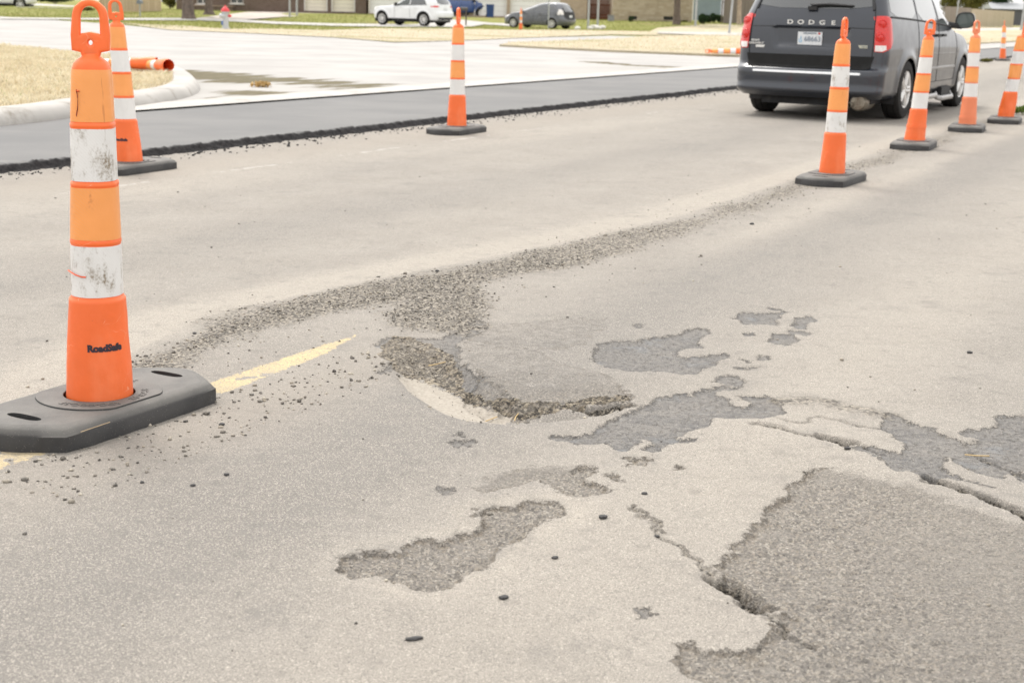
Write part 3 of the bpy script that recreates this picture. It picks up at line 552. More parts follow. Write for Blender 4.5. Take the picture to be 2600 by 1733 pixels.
def blades(name, x, y, z, h, w, mat, label, cat, bend=.6):
    n = len(x); a = rng.uniform(0, 6.28, n); l = rng.uniform(.2, 1, n)*bend*h; b = rng.uniform(0, 6.28, n); cx, sx = np.cos(a)*w/2, np.sin(a)*w/2
    z = np.broadcast_to(z, x.shape)
    v = np.stack([np.stack([x-cx, y-sx, z], 1), np.stack([x+cx, y+sx, z], 1), np.stack([x+np.cos(b)*l*.4, y+np.sin(b)*l*.4, z+h*.6], 1), np.stack([x+np.cos(b)*l, y+np.sin(b)*l, z+h*.9], 1)], 1).reshape(-1, 3)
    k = np.arange(n)*4; f = np.concatenate([np.stack([k, k+1, k+2], 1), np.stack([k+2, k+1, k+3], 1)])
    o = link(name, fast_mesh(name, v, f, {'tone': np.repeat(rng.uniform(0, 1, n), 4)}), mat); return tag(o, label, cat, kind='stuff')
def blade_mat(name, stops):
    m, nt_, b = new_mat(name); g = G(nt_); c = g.cramp(g.attr('tone'), stops); c = g.mix(g.ramp(g.noise(g.pos(), 1.1, 4), .35, .7, 0, .5), c, stops[0][1]); c = g.mix(g.ramp(g.noise(g.pos(), 5, 5, .7), .5, .72, 0, .6), c, tuple(q*.55 for q in stops[0][1])); g.put(b.inputs['Base Color'], c); b.inputs['Roughness'].default_value = .8; b.inputs['Specular IOR Level'].default_value = .15  # second noise paints mottled tone and clump shadow into the colour
    t = g.n('ShaderNodeBsdfTranslucent'); g.put(t.inputs[0], c); mx = g.n('ShaderNodeMixShader'); mx.inputs[0].default_value = .3; g.put(mx.inputs[1], b.outputs[0]); g.put(mx.inputs[2], t.outputs[0]); o = [q for q in nt_.nodes if q.type == 'OUTPUT_MATERIAL'][0]; g.put(o.inputs[0], mx.outputs[0]); return m
BS = blade_mat('straw_blades', [(0, (.64, .54, .36)), (.5, (.80, .72, .54)), (.93, (.88, .82, .66)), (1, (.38, .42, .18))]); BG = blade_mat('green_blades', [(0, (.22, .24, .07)), (.6, (.34, .36, .115)), (1, (.50, .47, .20))])
IP = [(p.x, p.y) for p in I]; xs = np.array(IP)
def fill(poly, n, dens=None, margin=.02):
    q = np.array(poly); x = rng.uniform(q[:, 0].min(), q[:, 0].max(), n); y = rng.uniform(q[:, 1].min(), q[:, 1].max(), n); k = poly_sdf(x, y, poly, 1.) > margin; return x[k], y[k]
isl_n = [tuple(p) for p in IP if p[0] > -13]
x, y = fill(isl_n, 150000); x, y = x[y < 40], y[y < 40]; h = rng.uniform(.03, .085, len(x))*(1+1.1*fbm(x, y, 2.2, 3, 3)); blades('island_grass', x, y, .175, h, .012, BS, 'straw coloured dormant grass on the kerbed corner island', 'grass', .8)
bed = [tuple(at(a, b, .13)[:2]) for a, b in [(1640,92),(1900,86),(2600,74),(2600,103),(2250,120),(1890,140),(1800,137),(1550,127),(1400,120),(1268,113),(1300,107),(1550,99)]]
x, y = fill(bed, 60000); h = rng.uniform(.04, .10, len(x)); blades('bed_grass', x, y, .13, h, .03, BS, 'straw coloured dormant grass in the bed across the road', 'grass', 1.1)
strp = [tuple(at(a, b, .085)[:2]) for a, b in [(430,72),(683,73),(819,77),(946,72),(1291,76),(1650,80),(1669,71),(2200,72),(2600,64),(2600,76),(1900,88),(1550,88),(1300,97),(1000,107),(850,95),(430,76)]]
x, y = fill(strp, 60000); h = rng.uniform(.05, .12, len(x)); blades('verge_grass', x, y, .085+terr_np(y, x), h, .04, BS, 'straw coloured dormant grass on the verge across the side street', 'grass', 1.1)
x = rng.uniform(-50, 60, 90000); y = rng.uniform(60, 112, 90000); k = (V[0]*x+V[1]*y > 30)
for pn in ('driveway', 'driveway.001', 'driveway.002', 'sidewalk', 'side_street', 'path', 'dormant_grass_strip', 'dormant_grass_bed'):
    o = bpy.data.objects.get(pn)
    if o is None: continue
    co = [tuple(v.co[:2]) for v in o.data.vertices]
keepout = [[tuple(at(a, b, .09)[:2]) for a, b in q] for q in ([(600,52),(720,46),(920,35),(905,31),(790,28),(720,29),(630,40),(500,46)], [(955,66),(1195,68),(1230,62),(1300,55),(1310,44),(1250,41),(1130,44),(1090,60)], [(40,27),(185,30),(190,15),(60,7),(20,9)], [(0,44),(500,46),(700,55),(985,61),(1180,66),(1180,70),(985,68),(700,61),(500,52),(0,48)])]+[strp, [(p[0], p[1]) for p in sp]]
for q in keepout: k &= poly_sdf(x, y, [tuple(p[:2]) for p in q], 1.) < 0
x, y = x[k], y[k]; blades('lawn_grass', x, y, .056+terr_np(y, x), rng.uniform(.05, .12, len(x)), .05, BG, 'short green lawn grass on the front lots', 'grass', .9)


# ================================================================== channelizers (tall tubes with handles on rubber bases)
def plast(name, col, amt=.35, ds=9):
    """moulded plastic: sun-faded, scuffed, with pale scratches and dark tyre smudges"""
    if name in MATS: return MATS[name]
    m, nt_, b = new_mat(name); g = G(nt_); P = g.pos()
    c = g.mix(g.ramp(g.noise(P, 4, 5, .6), .3, .7), tuple(k*.90 for k in col), tuple(min(1, k*1.05) for k in col)); c = g.mix(g.ramp(g.noise(g.scl(P, (1, 1, .3)), 7, 5, .6), .5, .75, 0, .35), c, (.93, .30, .14))
    c = g.mix(g.math('MULTIPLY', g.ramp(g.noise(P, 22, 6, .75), .66, .74), .55), c, (.55, .11, .04)); c = g.mix(g.math('MULTIPLY', g.ramp(g.noise(P, 6, 7, .8), .68, .76), .35+amt), c, (.30, .10, .09))
    s1 = g.noise(g.mix(.25, P, g.noise(P, 3, 2, out='Color')), 1, 1); vd = g.voro(g.scl(g.mix(.1, P, g.noise(P, 8, 3, out='Color')), (1, 1, 1.6)), 11, 'Distance', 'DISTANCE_TO_EDGE'); c = g.mix(g.math('MULTIPLY', g.ramp(vd, .010, .003), g.ramp(g.noise(P, 9, 4), .52, .62, 0, .6)), c, (.95, .50, .32))
    g.put(b.inputs['Base Color'], c); g.put(b.inputs['Roughness'], g.ramp(g.noise(P, 12, 5), .3, .7, .36, .55)); g.put(b.inputs['Normal'], g.bump(g.noise(P, 26, 5, .6), .0018)); MATS[name] = m; return m
def cone_mats(fade=0., dirty=.4):
    t = 'f%d_%d' % (fade*10, dirty*10); c0 = np.array((.93, .165, .034)); c1 = np.array((.80, .26, .13))
    o = plast('orange_plastic'+t, tuple(c0*(1-fade)+c1*fade), amt=dirty*.45)
    # sheeting: finely ribbed, scuffed and stained
    def sh(nm, col, dirt, amt):
        if nm in MATS: return MATS[nm]
        m, nt_, b = new_mat(nm); g = G(nt_); P = g.pos(); c = g.mix(g.ramp(g.noise(P, 6, 5), .3, .7), tuple(k*.92 for k in col), col)
        wv = g.n('ShaderNodeTexWave', wave_type='BANDS', bands_direction='DIAGONAL'); g.put(wv.inputs[0], P); wv.inputs['Scale'].default_value = 60; c = g.mix(g.math('MULTIPLY', wv.outputs['Fac'], .08), c, (.5, .45, .4))
        d = g.ramp(g.noise(g.scl(P, (1, 1, .55)), 14, 9, .75), .64-.17*amt, .76-.12*amt); d2 = g.ramp(g.noise(P, 120, 3), .35, .65, .25, 1.); c = g.mix(g.math('MULTIPLY', d, d2), c, dirt)
        sc_ = g.noise(g.scl(P, (60, 60, 3)), 1, 4, .7); c = g.mix(g.ramp(sc_, .66, .72, 0, .5), c, dirt)
        g.put(b.inputs['Base Color'], c); b.inputs['Roughness'].default_value = .38; g.put(b.inputs['Normal'], g.bump(g.noise(P, 40, 4), .0012)); MATS[nm] = m; return m
    w = sh('white_sheeting%s' % t, (.78, .77, .75), (.24, .19, .13), dirty); l = sh('light_orange_sheeting%s' % t, (.93, .355, .09), (.50, .16, .05), dirty*.5)
    return o, w, l
m, nt_, b = new_mat('base_rubber'); g = G(nt_); P = g.pos(); N = g.n('ShaderNodeNewGeometry').outputs['Normal']
c = g.mix(g.ramp(g.noise(P, 8, 5), .3, .7), (.030, .029, .029), (.050, .048, .047)); dust = g.math('MULTIPLY', g.ramp(g.sep(N, 2), .3, .95), g.ramp(g.noise(P, 7, 6, .65), .25, .7, .45, 1.))
c = g.mix(dust, c, (.15, .142, .128)); c = g.mix(g.ramp(g.voro(P, 150, 'Distance'), .10, .05, 0, .8), c, (.42, .38, .32)); c = g.mix(g.ramp(g.noise(P, 260, 3, .7), .66, .72, 0, .7), c, (.40, .37, .32))
g.put(b.inputs['Base Color'], c); b.inputs['Roughness'].default_value = .68; g.put(b.inputs['Normal'], g.bump(g.noise(P, 420, 4, .7), .0012)); RUB = m
INK = M_('stencil_ink', (.03, .018, .03), .6, .3, 80)
PROF = [(-.01,.088),(.03,.0965),(.07,.0985),(.12,.0968),(.30,.0862),(.352,.0832),(.359,.0826),(.364,.0795),(.369,.0757),(.516,.0742),(.519,.0742),(.521,.0757),(.525,.0762),(.530,.0760),(.534,.0742),(.681,.0704),(.684,.0706),(.686,.0718),(.690,.0720),(.695,.0710),(.698,.0672),(.846,.0640),(.849,.0642),(.851,.0654),(.855,.0657),(.860,.0650),(.863,.0626),(.990,.0570),(1.012,.0545),(1.024,.0500),(1.034,.0400),(1.042,.027),(1.050,.020)]
PROF = [(z, r*(.965 if z < .36 else .955)) for z, r in PROF]
def prad(z): return float(np.interp(z, [p[0] for p in PROF], [p[1] for p in PROF]))
def dense(a, b, n): return [(a+(b-a)*i/n) for i in range(n+1)]
def build_channelizer(name, label, x, y, rz, hrot=0., lean=(0, 0), fade=0., dirty=.4, dents=0., group='orange and white channelizers lining the lanes', base=True, text=True, loc=None, seed=0, collar=0, detail=1, lay=None, sq=.0, baserz=None):
    o_, w_, l_ = cone_mats(fade, dirty); px, py = (x, y) if loc else (x, y)
    t = thing(name, label, 'channelizer', loc or (px, py, 0), rz, group)
    ns = 56 if detail else 20; bz = .004
    def shape(v):
        """the tube as it really stands: slightly squared, dented, leaning, bent"""
        v = Vector(v); r = math.hypot(v.x, v.y); a = math.atan2(v.y, v.x)
        if r > 1e-5:
            q = 1-sq*.055*math.cos(4*(a-hrot))*min(1, max(0, (v.z-.35)/.5)); d = 0
            if dents:
                X_ = np.array([a*2+seed*3.1]); d = dents*float(fbm(X_, np.array([v.z*7+seed]), 1, 3, seed)[0])*min(1, max(0, (v.z-.05)/.1))*.016
            k = q+d/max(r, .02) if v.z < 1.03 else 1; v.x *= k; v.y *= k
        v.x += lean[0]*v.z+.0; v.y += lean[1]*v.z
        return v
    def band(nm, z0, z1, off, mat, kind=0):
        zs = dense(z0, z1, 14 if detail else 4); prof = [(z0+.0005, prad(z0)-.001)]+[(z, prad(z)+off) for z in zs]+[(z1-.0005, prad(z1)-.001)]
        mb = MB(); mb.lathe(prof, ns); mb.v = [shape(v) for v in mb.v]; return mb.build(nm, mat, t, True)
    zs = sorted(set([p[0] for p in PROF]+(dense(.05, 1.0, 46) if detail else []))); mb = MB(); mb.lathe([(z, prad(z)) for z in zs], ns)
    if lay is None and base is False: pass
    mb.v = [shape(v) for v in mb.v]; mb.build('tube', o_, t, True)
    for z0, z1, mm, lb in ((.371,.517,w_,0),(.535,.682,l_,1),(.700,.846,w_,0),(.865,1.008,l_,1)):
        o = band('reflective_band', z0, z1, .0012, mm); o['label'] = 'light orange reflective band' if lb else 'scuffed white reflective band'
    if collar:
        for z in ((.20, .085) if collar > 1 else (.14,)): band('collar', z-.012, z+.012, .004, o_)
    # handle: thick loop with a drilled plate under it
    def pl(h): return [(-.050*h, 1.062), (-.052*h, 1.10), (-.050*h, 1.145)]
    outer = [(-.016, 1.040), (-.022, 1.060), (-.0415, 1.0645), (-.0430, 1.100), (-.0385, 1.150)]+[(.0375*math.cos(a), 1.152+.0375*math.sin(a)) for a in np.linspace(math.pi, 0, 18)][1:-1]+[(.0385, 1.150), (.0430, 1.100), (.0415, 1.0645), (.022, 1.060), (.016, 1.040), (.026, 1.030), (-.026, 1.030)]
    inner = [(-.0365, 1.088), (-.0355, 1.150)]+[(.0335*math.cos(a), 1.153+.0335*math.sin(a)) for a in np.linspace(math.pi, 0, 14)][1:-1]+[(.0355, 1.150), (.0365, 1.088), (.022, 1.098), (0, 1.103), (-.022, 1.098)]
    inner = [(x*.93, z) for x, z in inner]; outer = [(x*(1.0 if z < 1.11 else 1.0), z) for x, z in outer]
    outer = [(x*1.07 if abs(x) > .03 else x, z+(.0005 if z > 1.15 else 0)) for x, z in outer]
    hole = [(.0135*math.cos(a), 1.080+.0145*math.sin(a)) for a in np.linspace(0, 2*math.pi, 14)[:-1]]
    me = curve_mesh([outer, inner, hole], .003, .0075, 3 if detail else 1); Mh = Matrix.Rotation(hrot, 4, 'Z') @ Matrix.Rotation(math.pi/2, 4, 'X'); me.transform(Mh)
    warp(me, shape); ho = link('handle', me, o_, t); smooth_by_angle(me, .6)
    if text:
        me = curve_mesh(None, .0006, text='RoadSafe', size=.027, offset=.0016); b0 = -math.pi/2+text_az-rz
        tz = .226
        def wr(v):
            z = tz+v.y; r = prad(z)+.0012+v.z; a = b0+v.x/prad(z); return shape((r*math.cos(a), r*math.sin(a), z))
        warp(me, wr); link('lettering', me, INK, t)
    if base:
        br = (baserz or 0)
        def outl(k): # long sides straight, ends bowed, corners cut; k shrinks
            hx, hy = .40-k, .188-k; pts = []
            e = [(.30, -1), (.345, -.62), (.385, -.25), (.395, 0), (.385, .25), (.345, .62), (.30, 1)]
            for a, b in e: pts.append((a-k*.9, b*hy))
            for a, b in reversed(e): pts.append((-(a-k*.9), b*hy))
            P = [Vector(p) for p in pts]; return [tuple(q) for i in range(len(P)) for q in (P[i]*.86+P[(i+1) % len(P)]*.14, P[i]*.14+P[(i+1) % len(P)]*.86)]
        slots = []
        for s in (-1, 1):
            cxs = s*.285; slots.append([(cxs+.018*math.cos(a)*(1 if True else 1), .062*math.copysign(1, math.sin(a))*abs(math.sin(a))**.6) for a in np.linspace(0, 2*math.pi, 18)[:-1]])
        O1 = outl(.0); me = curve_mesh([O1], .026, .0); me.transform(Matrix.Translation((0, 0, .026)))
        mb = MB(); n = len(O1); rings = [(outl(0), .0), (outl(0), .044), (outl(.005), .050), (outl(.011), .059), (outl(.022), .066), (outl(.036), .069)]
        for P_, z in rings: mb.v += [(p[0], p[1], z) for p in P_]
        for r in range(5):
            for i in range(n): mb.f.append((r*n+i, r*n+(i+1) % n, (r+1)*n+(i+1) % n, (r+1)*n+i))
        # top face with the two hand slots and a hole for the tube, sunk slot walls
        T = [Vector(p) for p in outl(.036)]; hol = [(.106*math.cos(a), .106*math.sin(a)) for a in np.linspace(0, 2*math.pi, 41)[:-1]]
        loops = [slots[0], slots[1], hol]; P2 = list(T); ed = [(i, (i+1) % n) for i in range(n)]; idx = []
        for L in loops:
            s0 = len(P2); P2 += [Vector(p) for p in L]; ed += [(s0+i, s0+(i+1) % len(L)) for i in range(len(L))]; idx.append((s0, len(L)))
        v2, _, fc, ov, *_r = delaunay_2d_cdt(P2, ed, [], 1, 1e-6); s = len(mb.v); mb.v += [(p.x, p.y, .069) for p in v2]
        for f in fc:
            c = sum((v2[i] for i in f), Vector((0, 0)))/len(f)
            if math.hypot(c.x, c.y) < .105 or any((abs(c.x-sg*.285)/.018)**2+(abs(c.y)/.062)**4 < .93 for sg in (-1, 1)): continue
            mb.f.append(tuple(i+s for i in f))
        for L in loops:
            s = len(mb.v); k = len(L); mb.v += [(p[0], p[1], .069) for p in L]+[(p[0]*1.0, p[1]*1.0, .012) for p in L]; mb.f += [(s+i, s+(i+1) % k, s+k+(i+1) % k, s+k+i) for i in range(k)]; mb.f.append(tuple(s+k+i for i in range(k)))
        M = Matrix.Rotation(br, 4, 'Z'); mb.v = [tuple(M @ Vector(v)) for v in mb.v]; bo = mb.build('rubber_base', RUB, t, True)
        # raised collar round the tube
        col = [(.178*math.cos(a), max(-.150, min(.150, .178*math.sin(a)))) for a in np.linspace(0, 2*math.pi, 61)[:-1]]; hl = [(.104*math.cos(a), .104*math.sin(a)) for a in np.linspace(0, 2*math.pi, 41)[:-1]]
        me = curve_mesh([col, hl], .0015, .0018, 2); me.transform(Matrix.Translation((0, 0, .0705))); me.transform(M); ring = link('base_collar', me, RUB, bo)
        smooth_by_angle(me, .6)
        if text and detail:
            for txt, a0, rad in (('ADC-COC-37', -2.55, .140), ('SC-CS-12', -1.15, .128), ('69', .42, .140), ('5', .05, .152)):
                me = curve_mesh(None, .0014, text=txt, size=.030, offset=.0005)
                def wr2(v, a0=a0, rad=rad): a = a0+v.x/rad; r = rad-v.y; r = rad+v.y*-1 if False else rad+v.y; a = a0-v.x/rad; return Vector((r*math.cos(a), r*math.sin(a), .0738+v.z))
                warp(me, wr2); me.transform(M); link('moulded_marks', me, RUB, ring)
    return t
def coneat(x, y, zt=.065): p = at(x, y, zt); return p.x, p.y
text_az = .50
RU = math.pi/2-TH       # base long axis follows the road
x, y = coneat(253, 1003); t0 = build_channelizer('channelizer', 'nearest channelizer with stained white bands, black lettering and wide dusty base', x, y, 0, hrot=.12, dirty=.85, dents=.22, baserz=RU-.02, sq=1., seed=2, lean=(.017, 0))
# torn strip of plastic on the lower white band and a gash in the top band
TORN = M_('torn_plastic', (.70, .09, .02), .6, .2, 60)
def on_tube(t, pts, off, w, name, mat, hr=0):
    mb = MB()
    for i in range(len(pts)-1):
        q = []
        for (a, z) in (pts[i], pts[i+1]):
            r = prad(z)+off; q.append((a, z, r))
        for (a0, z0, r0), (a1, z1, r1) in [(q[0], q[1])]:
            vs = []
            for a, z, r in ((a0, z0, r0), (a1, z1, r1)):
                for dz, dr in ((-w, -.002), (0, .0016), (w, -.002)):
                    vs.append(((r+dr)*math.cos(a), (r+dr)*math.sin(a), z+dz))
            mb.add(vs, [(0, 3, 4, 1), (1, 4, 5, 2)])
    return mb.build(name, mat, t)
on_tube(t0, [(-2.55, .444), (-2.35, .441), (-2.1, .436), (-1.8, .431), (-1.6, .431)], .003, .0022, 'scrape', TORN)
on_tube(t0, [(-1.75, .95), (-1.72, .942), (-1.69, .928), (-1.70, .912), (-1.74, .897), (-1.78, .884)], .0022, .006, 'gash', M_('gash_dark', (.22, .03, .03), .7, .5, 200))
on_tube(t0, [(-1.78, .952), (-1.70, .949), (-1.60, .950)], .0022, .002, 'gash', TORN)
mst2 = M_('dry_root', (.42, .32, .2), .9)
for i, (pts) in enumerate([[(150,1102),(200,1085),(215,1075)],[(355,1075),(372,1063),(380,1050)],[(408,1052),(420,1042),(436,1044),(424,1060),(440,1062)],[(300,1105),(325,1095),(333,1085)]]):
    q = []
    for (a, b) in pts:
        p = at(a, b, .03); q.append((p.x-t0.location.x, p.y-t0.location.y, .03))
    c = Vector(q[0]); 
    v = uv(0, -.183); q2 = []
    for p in q: # lay the root fibre on the long side of the base
        uu = p[0]*U[0]+p[1]*U[1]; q2.append((U[0]*uu+V[0]*-.182, U[1]*uu+V[1]*-.182, max(.006, min(.05, .03+.5*(p[0]*V[0]+p[1]*V[1]+.18)))))
    mb = MB(); mb.tube(q2, .0011, 5); mb.build('root_fibre', mst2, t0)
x, y = coneat(330, 410); text_az = -.30; build_channelizer('channelizer', 'channelizer directly behind the nearest one, its white bands clean and a crease in its foot', x, y, 0, hrot=.25, dirty=.25, dents=.3, baserz=R(66), seed=5, lean=(-.055, 0), sq=.5)
text_az = 0
specs = [
 (1160, 320, 'lone channelizer in mid picture standing on the rough edge of the new asphalt', dict(hrot=1.35, dirty=.15, dents=.15, baserz=R(66), seed=7)),
 (2112, 440, 'channelizer in front of the van bumper with grimy white bands and two bruised marks', dict(hrot=1.0, dirty=.7, dents=.2, baserz=R(61), seed=9, lean=(.012, 0), collar=0)),
 (2321, 357, 'leaning channelizer beside the van rear wheel with two ridges round its foot', dict(hrot=.1, dirty=.3, dents=.2, baserz=R(67), seed=12, lean=(.052, 0), collar=2)),
 (2456, 316, 'faded pinkish channelizer between the van mirror and the bent one', dict(hrot=.55, dirty=.2, dents=.15, baserz=R(69), seed=15, lean=(.0, 0), fade=.8, collar=1)),
 (2552, 297, 'crumpled channelizer leaning over at the right edge of the picture', dict(hrot=1.3, dirty=.15, dents=.9, baserz=R(68), seed=18, lean=(.105, 0))),
 (2546, 149, 'small distant channelizer at the far end of the asphalt edge', dict(hrot=1.3, dirty=.3, dents=.2, baserz=R(62), seed=21, lean=(-.05, 0))),
]
for i, (a, b, lb, k) in enumerate(specs):
    x, y = coneat(a, b); build_channelizer('channelizer', lb, x, y, 0, text=False, detail=1 if i < 5 else 0, **k)
p = at(1322, 76, .056); build_channelizer('channelizer', 'small channelizer in the grass in front of the grey hatchback', p.x, p.y, 0, hrot=1.2, dirty=.5, text=False, base=False, detail=0, seed=25, loc=(p.x, p.y, .06), group='channelizers away from the lanes')
def lying(label, x, y, z, az, pitch=0., seed=0, hrot=0.):
    """fallen tube without its base, lying on its side; az = direction from open foot to handle"""
    p = at(x, y, z); t = build_channelizer('channelizer', label, 0, 0, 0, hrot=hrot, dirty=.3, text=False, base=False, detail=1, seed=seed, group='channelizers away from the lanes')
    d = Vector((math.cos(az)*math.cos(pitch), math.sin(az)*math.cos(pitch), math.sin(pitch))); q = d.to_track_quat('Z', 'Y'); t.rotation_mode = 'QUATERNION'; t.rotation_quaternion = q; t.location = (p.x, p.y, p.z+.098); return t
lying('fallen channelizer on the grass island, its open orange foot facing the road', 428, 184, .2, math.pi-.95, -.035, 31)
lying('second fallen channelizer on the grass island, crossing behind the open foot', 397, 178, .2, math.pi-.10, -.03, 33)
lying('fallen channelizer lying in the dead grass left of the van', 1902, 139, .14, math.pi-.02, -.03, 35, 1.5)


# ================================================================== vehicles
GLASS = M_('tinted_glass', (.03, .033, .033), .05, .1, 1, spec=1., coat=1.)
TYRE = M_('tyre_rubber', (.022, .021, .020), .8, .2, 8, bump=.001, dirt=(.06, .054, .05), dirt_amt=.3, spec=.25)
RIM = M_('alloy', (.70, .69, .67), .35, .06, 10, metal=.25); DARK = M_('dark_trim', (.018, .018, .019), .65, .15, 10); CHROME = M_('chrome', (.75, .75, .75), .12, .02, 5, metal=1.)
REDL = M_('red_lens', (.62, .018, .012), .15, .12, 40, coat=.5); WHL = M_('white_lens', (.75, .72, .70), .2, .15, 60, coat=.5); SEAM = M_('panel_gap', (.006, .006, .007), .7)
LETT = M_('badge_metal', (.70, .70, .68), .3, .05, 20, metal=.5)
def paint(name, col, rough=.28, dirt=(.16, .14, .12), amt=.25): return M_(name, col, rough, .04, 2, coat=.8, dirt=dirt, dirt_amt=amt, dscale=2.5)
def sm(x, xs, ys): return np.interp(x, xs, ys)
class Body:
    def __init__(s, prof, rr=.22, rf=.5, bow=.05, arches=(), arch_r=.38, flare=.02, feat=None, zarch=None, top=.04):
        """prof rows: z, half width, rear y, front y"""
        p = np.array(prof); s.z, s.w, s.r, s.f = p.T; s.rr, s.rf, s.bow, s.arches, s.ar, s.fl, s.feat = rr, rf, bow, arches, arch_r, flare, feat
        s.zc = zarch if zarch else arch_r-.04
    def W(s, z): return (sm(z-.012, s.z, s.w)+sm(z+.012, s.z, s.w))/2
    def RY(s, z): return (sm(z-.012, s.z, s.r)+sm(z+.012, s.z, s.r))/2
    def FY(s, z): return (sm(z-.012, s.z, s.f)+sm(z+.012, s.z, s.f))/2
    def fin(s, x, y, z, W_, R_, F_):
        k = max(0, 1-(y-R_)/.9); y2 = y+s.bow*(x/W_)**2*k*k; k2 = max(0, 1-(F_-y)/1.2); y2 -= .18*(x/W_)**2*k2*k2
        t = (y-(R_+F_)/2)/((F_-R_)/2); x2 = x*(1-.045*abs(t)**3)
        if s.fl and abs(x) > W_*.9:
            for yc in s.arches:
                d = math.hypot(y-yc, z-s.zc); x2 += math.copysign(s.fl*math.exp(-((d-s.ar-.02)/.07)**2), x)
        if s.feat: x2, y2 = s.feat(x2, y2, z)
        return x2, y2, z
    def rear(s, x, z, off=0.):
        W_, R_, F_ = s.W(z), s.RY(z), s.FY(z); a = W_-s.rr; y = R_
        if abs(x) > a: q = min(s.rr, abs(x)-a); y += s.rr-math.sqrt(max(0, s.rr**2-q*q))
        X, Y, Z_ = s.fin(max(-W_, min(W_, x)), y, z, W_, R_, F_); return Vector((X, Y-off, Z_))
    def side(s, y, z, sg=1, off=0.):
        W_, R_, F_ = s.W(z), s.RY(z), s.FY(z); x = W_
        if y < R_+s.rr: q = min(s.rr, R_+s.rr-y); x = W_-s.rr+math.sqrt(max(0, s.rr**2-q*q))
        if y > F_-s.rf: q = min(s.rf, y-F_+s.rf); x = W_-s.rf+math.sqrt(max(0, s.rf**2-q*q))
        X, Y, Z_ = s.fin(x*sg, max(R_, min(F_, y)), z, W_, R_, F_); return Vector((X+sg*off, Y, Z_))
    def mesh(s, name, mat, parent, nz=60, nrear=20, ncor=8, nside=110):
        z0, z1 = s.z[0], s.z[-1]; kn = sorted(set(list(np.linspace(z0, z1, nz))+[float(q) for q in s.z])); lo = z0; cap = 1.08*s.z[-1]/1.75
        rows = []
        for z in kn:
            row = []
            W_, R_, F_ = s.W(z), s.RY(z), s.FY(z); a = W_-s.rr; b = W_-s.rf; pts = [(x, R_) for x in np.linspace(0, a, nrear)]
            pts += [(a+s.rr*math.sin(t), R_+s.rr-s.rr*math.cos(t)) for t in np.linspace(0, math.pi/2, ncor+1)[1:]]
            pts += [(W_, y) for y in np.linspace(R_+s.rr, F_-s.rf, nside)[1:]]
            pts += [(b+s.rf*math.cos(t), F_-s.rf+s.rf*math.sin(t)) for t in np.linspace(0, math.pi/2, ncor+1)[1:]]
            pts += [(x, F_) for x in np.linspace(b, 0, 8)[1:]]
            full = pts+[(-x, y) for x, y in reversed(pts[1:-1])]
            for x, y in full:
                zz = z; wa = 0
                if abs(x) > W_-.28*1:
                    for yc in s.arches:
                        dy = abs(y-yc)
                        if dy < s.ar: wa = s.zc+math.sqrt(s.ar**2-dy*dy)
                if wa > lo and z < cap: zz = wa+(z-lo)*(cap-wa)/(cap-lo)
                W2, R2, F2 = (s.W(zz), s.RY(zz), s.FY(zz)) if zz != z else (W_, R_, F_)
                xx = x*W2/W_; row.append(s.fin(xx, y, zz, W2, R2, F2))
            rows.append(row)
        n = len(rows[0]); mb = MB(); mb.v = [p for r in rows for p in r]
        for i in range(len(rows)-1):
            for k in range(n): mb.f.append((i*n+k, i*n+(k+1) % n, (i+1)*n+(k+1) % n, (i+1)*n+k))
        mb.f.append(tuple((len(rows)-1)*n+k for k in range(n)))
        return mb.build(name, mat, parent, True)
    def patch(s, name, mat, parent, poly, mode='rear', sg=1, off=.004, step=.05, thick=.012, smooth=True, round_=0):
        P = [Vector(p) for p in poly]
        for _ in range(round_):
            P = [q for i in range(len(P)) for q in (P[i]*.8+P[(i+1) % len(P)]*.2, P[i]*.2+P[(i+1) % len(P)]*.8)]
        B = []
        for i in range(len(P)):
            a, b = P[i], P[(i+1) % len(P)]; k = max(1, int((b-a).length/step)); B += [a.lerp(b, t/k) for t in range(k)]
        xs = [p.x for p in B]; ys = [p.y for p in B]; gx, gy = np.meshgrid(np.arange(min(xs)+step/2, max(xs), step), np.arange(min(ys)+step/2, max(ys), step)); gx, gy = gx.ravel(), gy.ravel()
        sd_ = poly_sdf(gx, gy, [(p.x, p.y) for p in B], step*3) if len(gx) else []
        ex = [Vector((a, b)) for a, b, q in zip(gx, gy, sd_) if q > step*.35]; n = len(B)
        v2, _, fc, *_r = delaunay_2d_cdt(B+ex, [(i, (i+1) % n) for i in range(n)], [], 1, 1e-6)
        fn = (lambda p, o: s.rear(p.x, p.y, o)) if mode == 'rear' else (lambda p, o: s.side(p.x, p.y, sg, o))
        vs = [fn(p, off) for p in v2]; m0 = len(vs); vs += [fn(p, off-thick) for p in B]; fs = [tuple(f) for f in fc]
        near = [min(range(len(v2)), key=lambda k: (v2[k]-p).length_squared) for p in B]
        fs += [(near[i], near[(i+1) % n], m0+(i+1) % n, m0+i) for i in range(n)]
        mb = MB(); mb.v = [tuple(v) for v in vs]; mb.f = fs; return mb.build(name, mat, parent, smooth)
    def line(s, name, mat, parent, pts, w=.006, mode='rear', sg=1, off=.002):
        out = []
        for i in range(len(pts)-1):
            a, b = Vector(pts[i]), Vector(pts[i+1]); k = max(1, int((b-a).length/.06)); out += [a.lerp(b, t/k) for t in range(k)]
        out.append(Vector(pts[-1])); P = [(s.rear(p.x, p.y, off) if mode == 'rear' else s.side(p.x, p.y, sg, off)) for p in out]
        mb = MB(); mb.tube(P, w, 6); return mb.build(name, mat, parent)
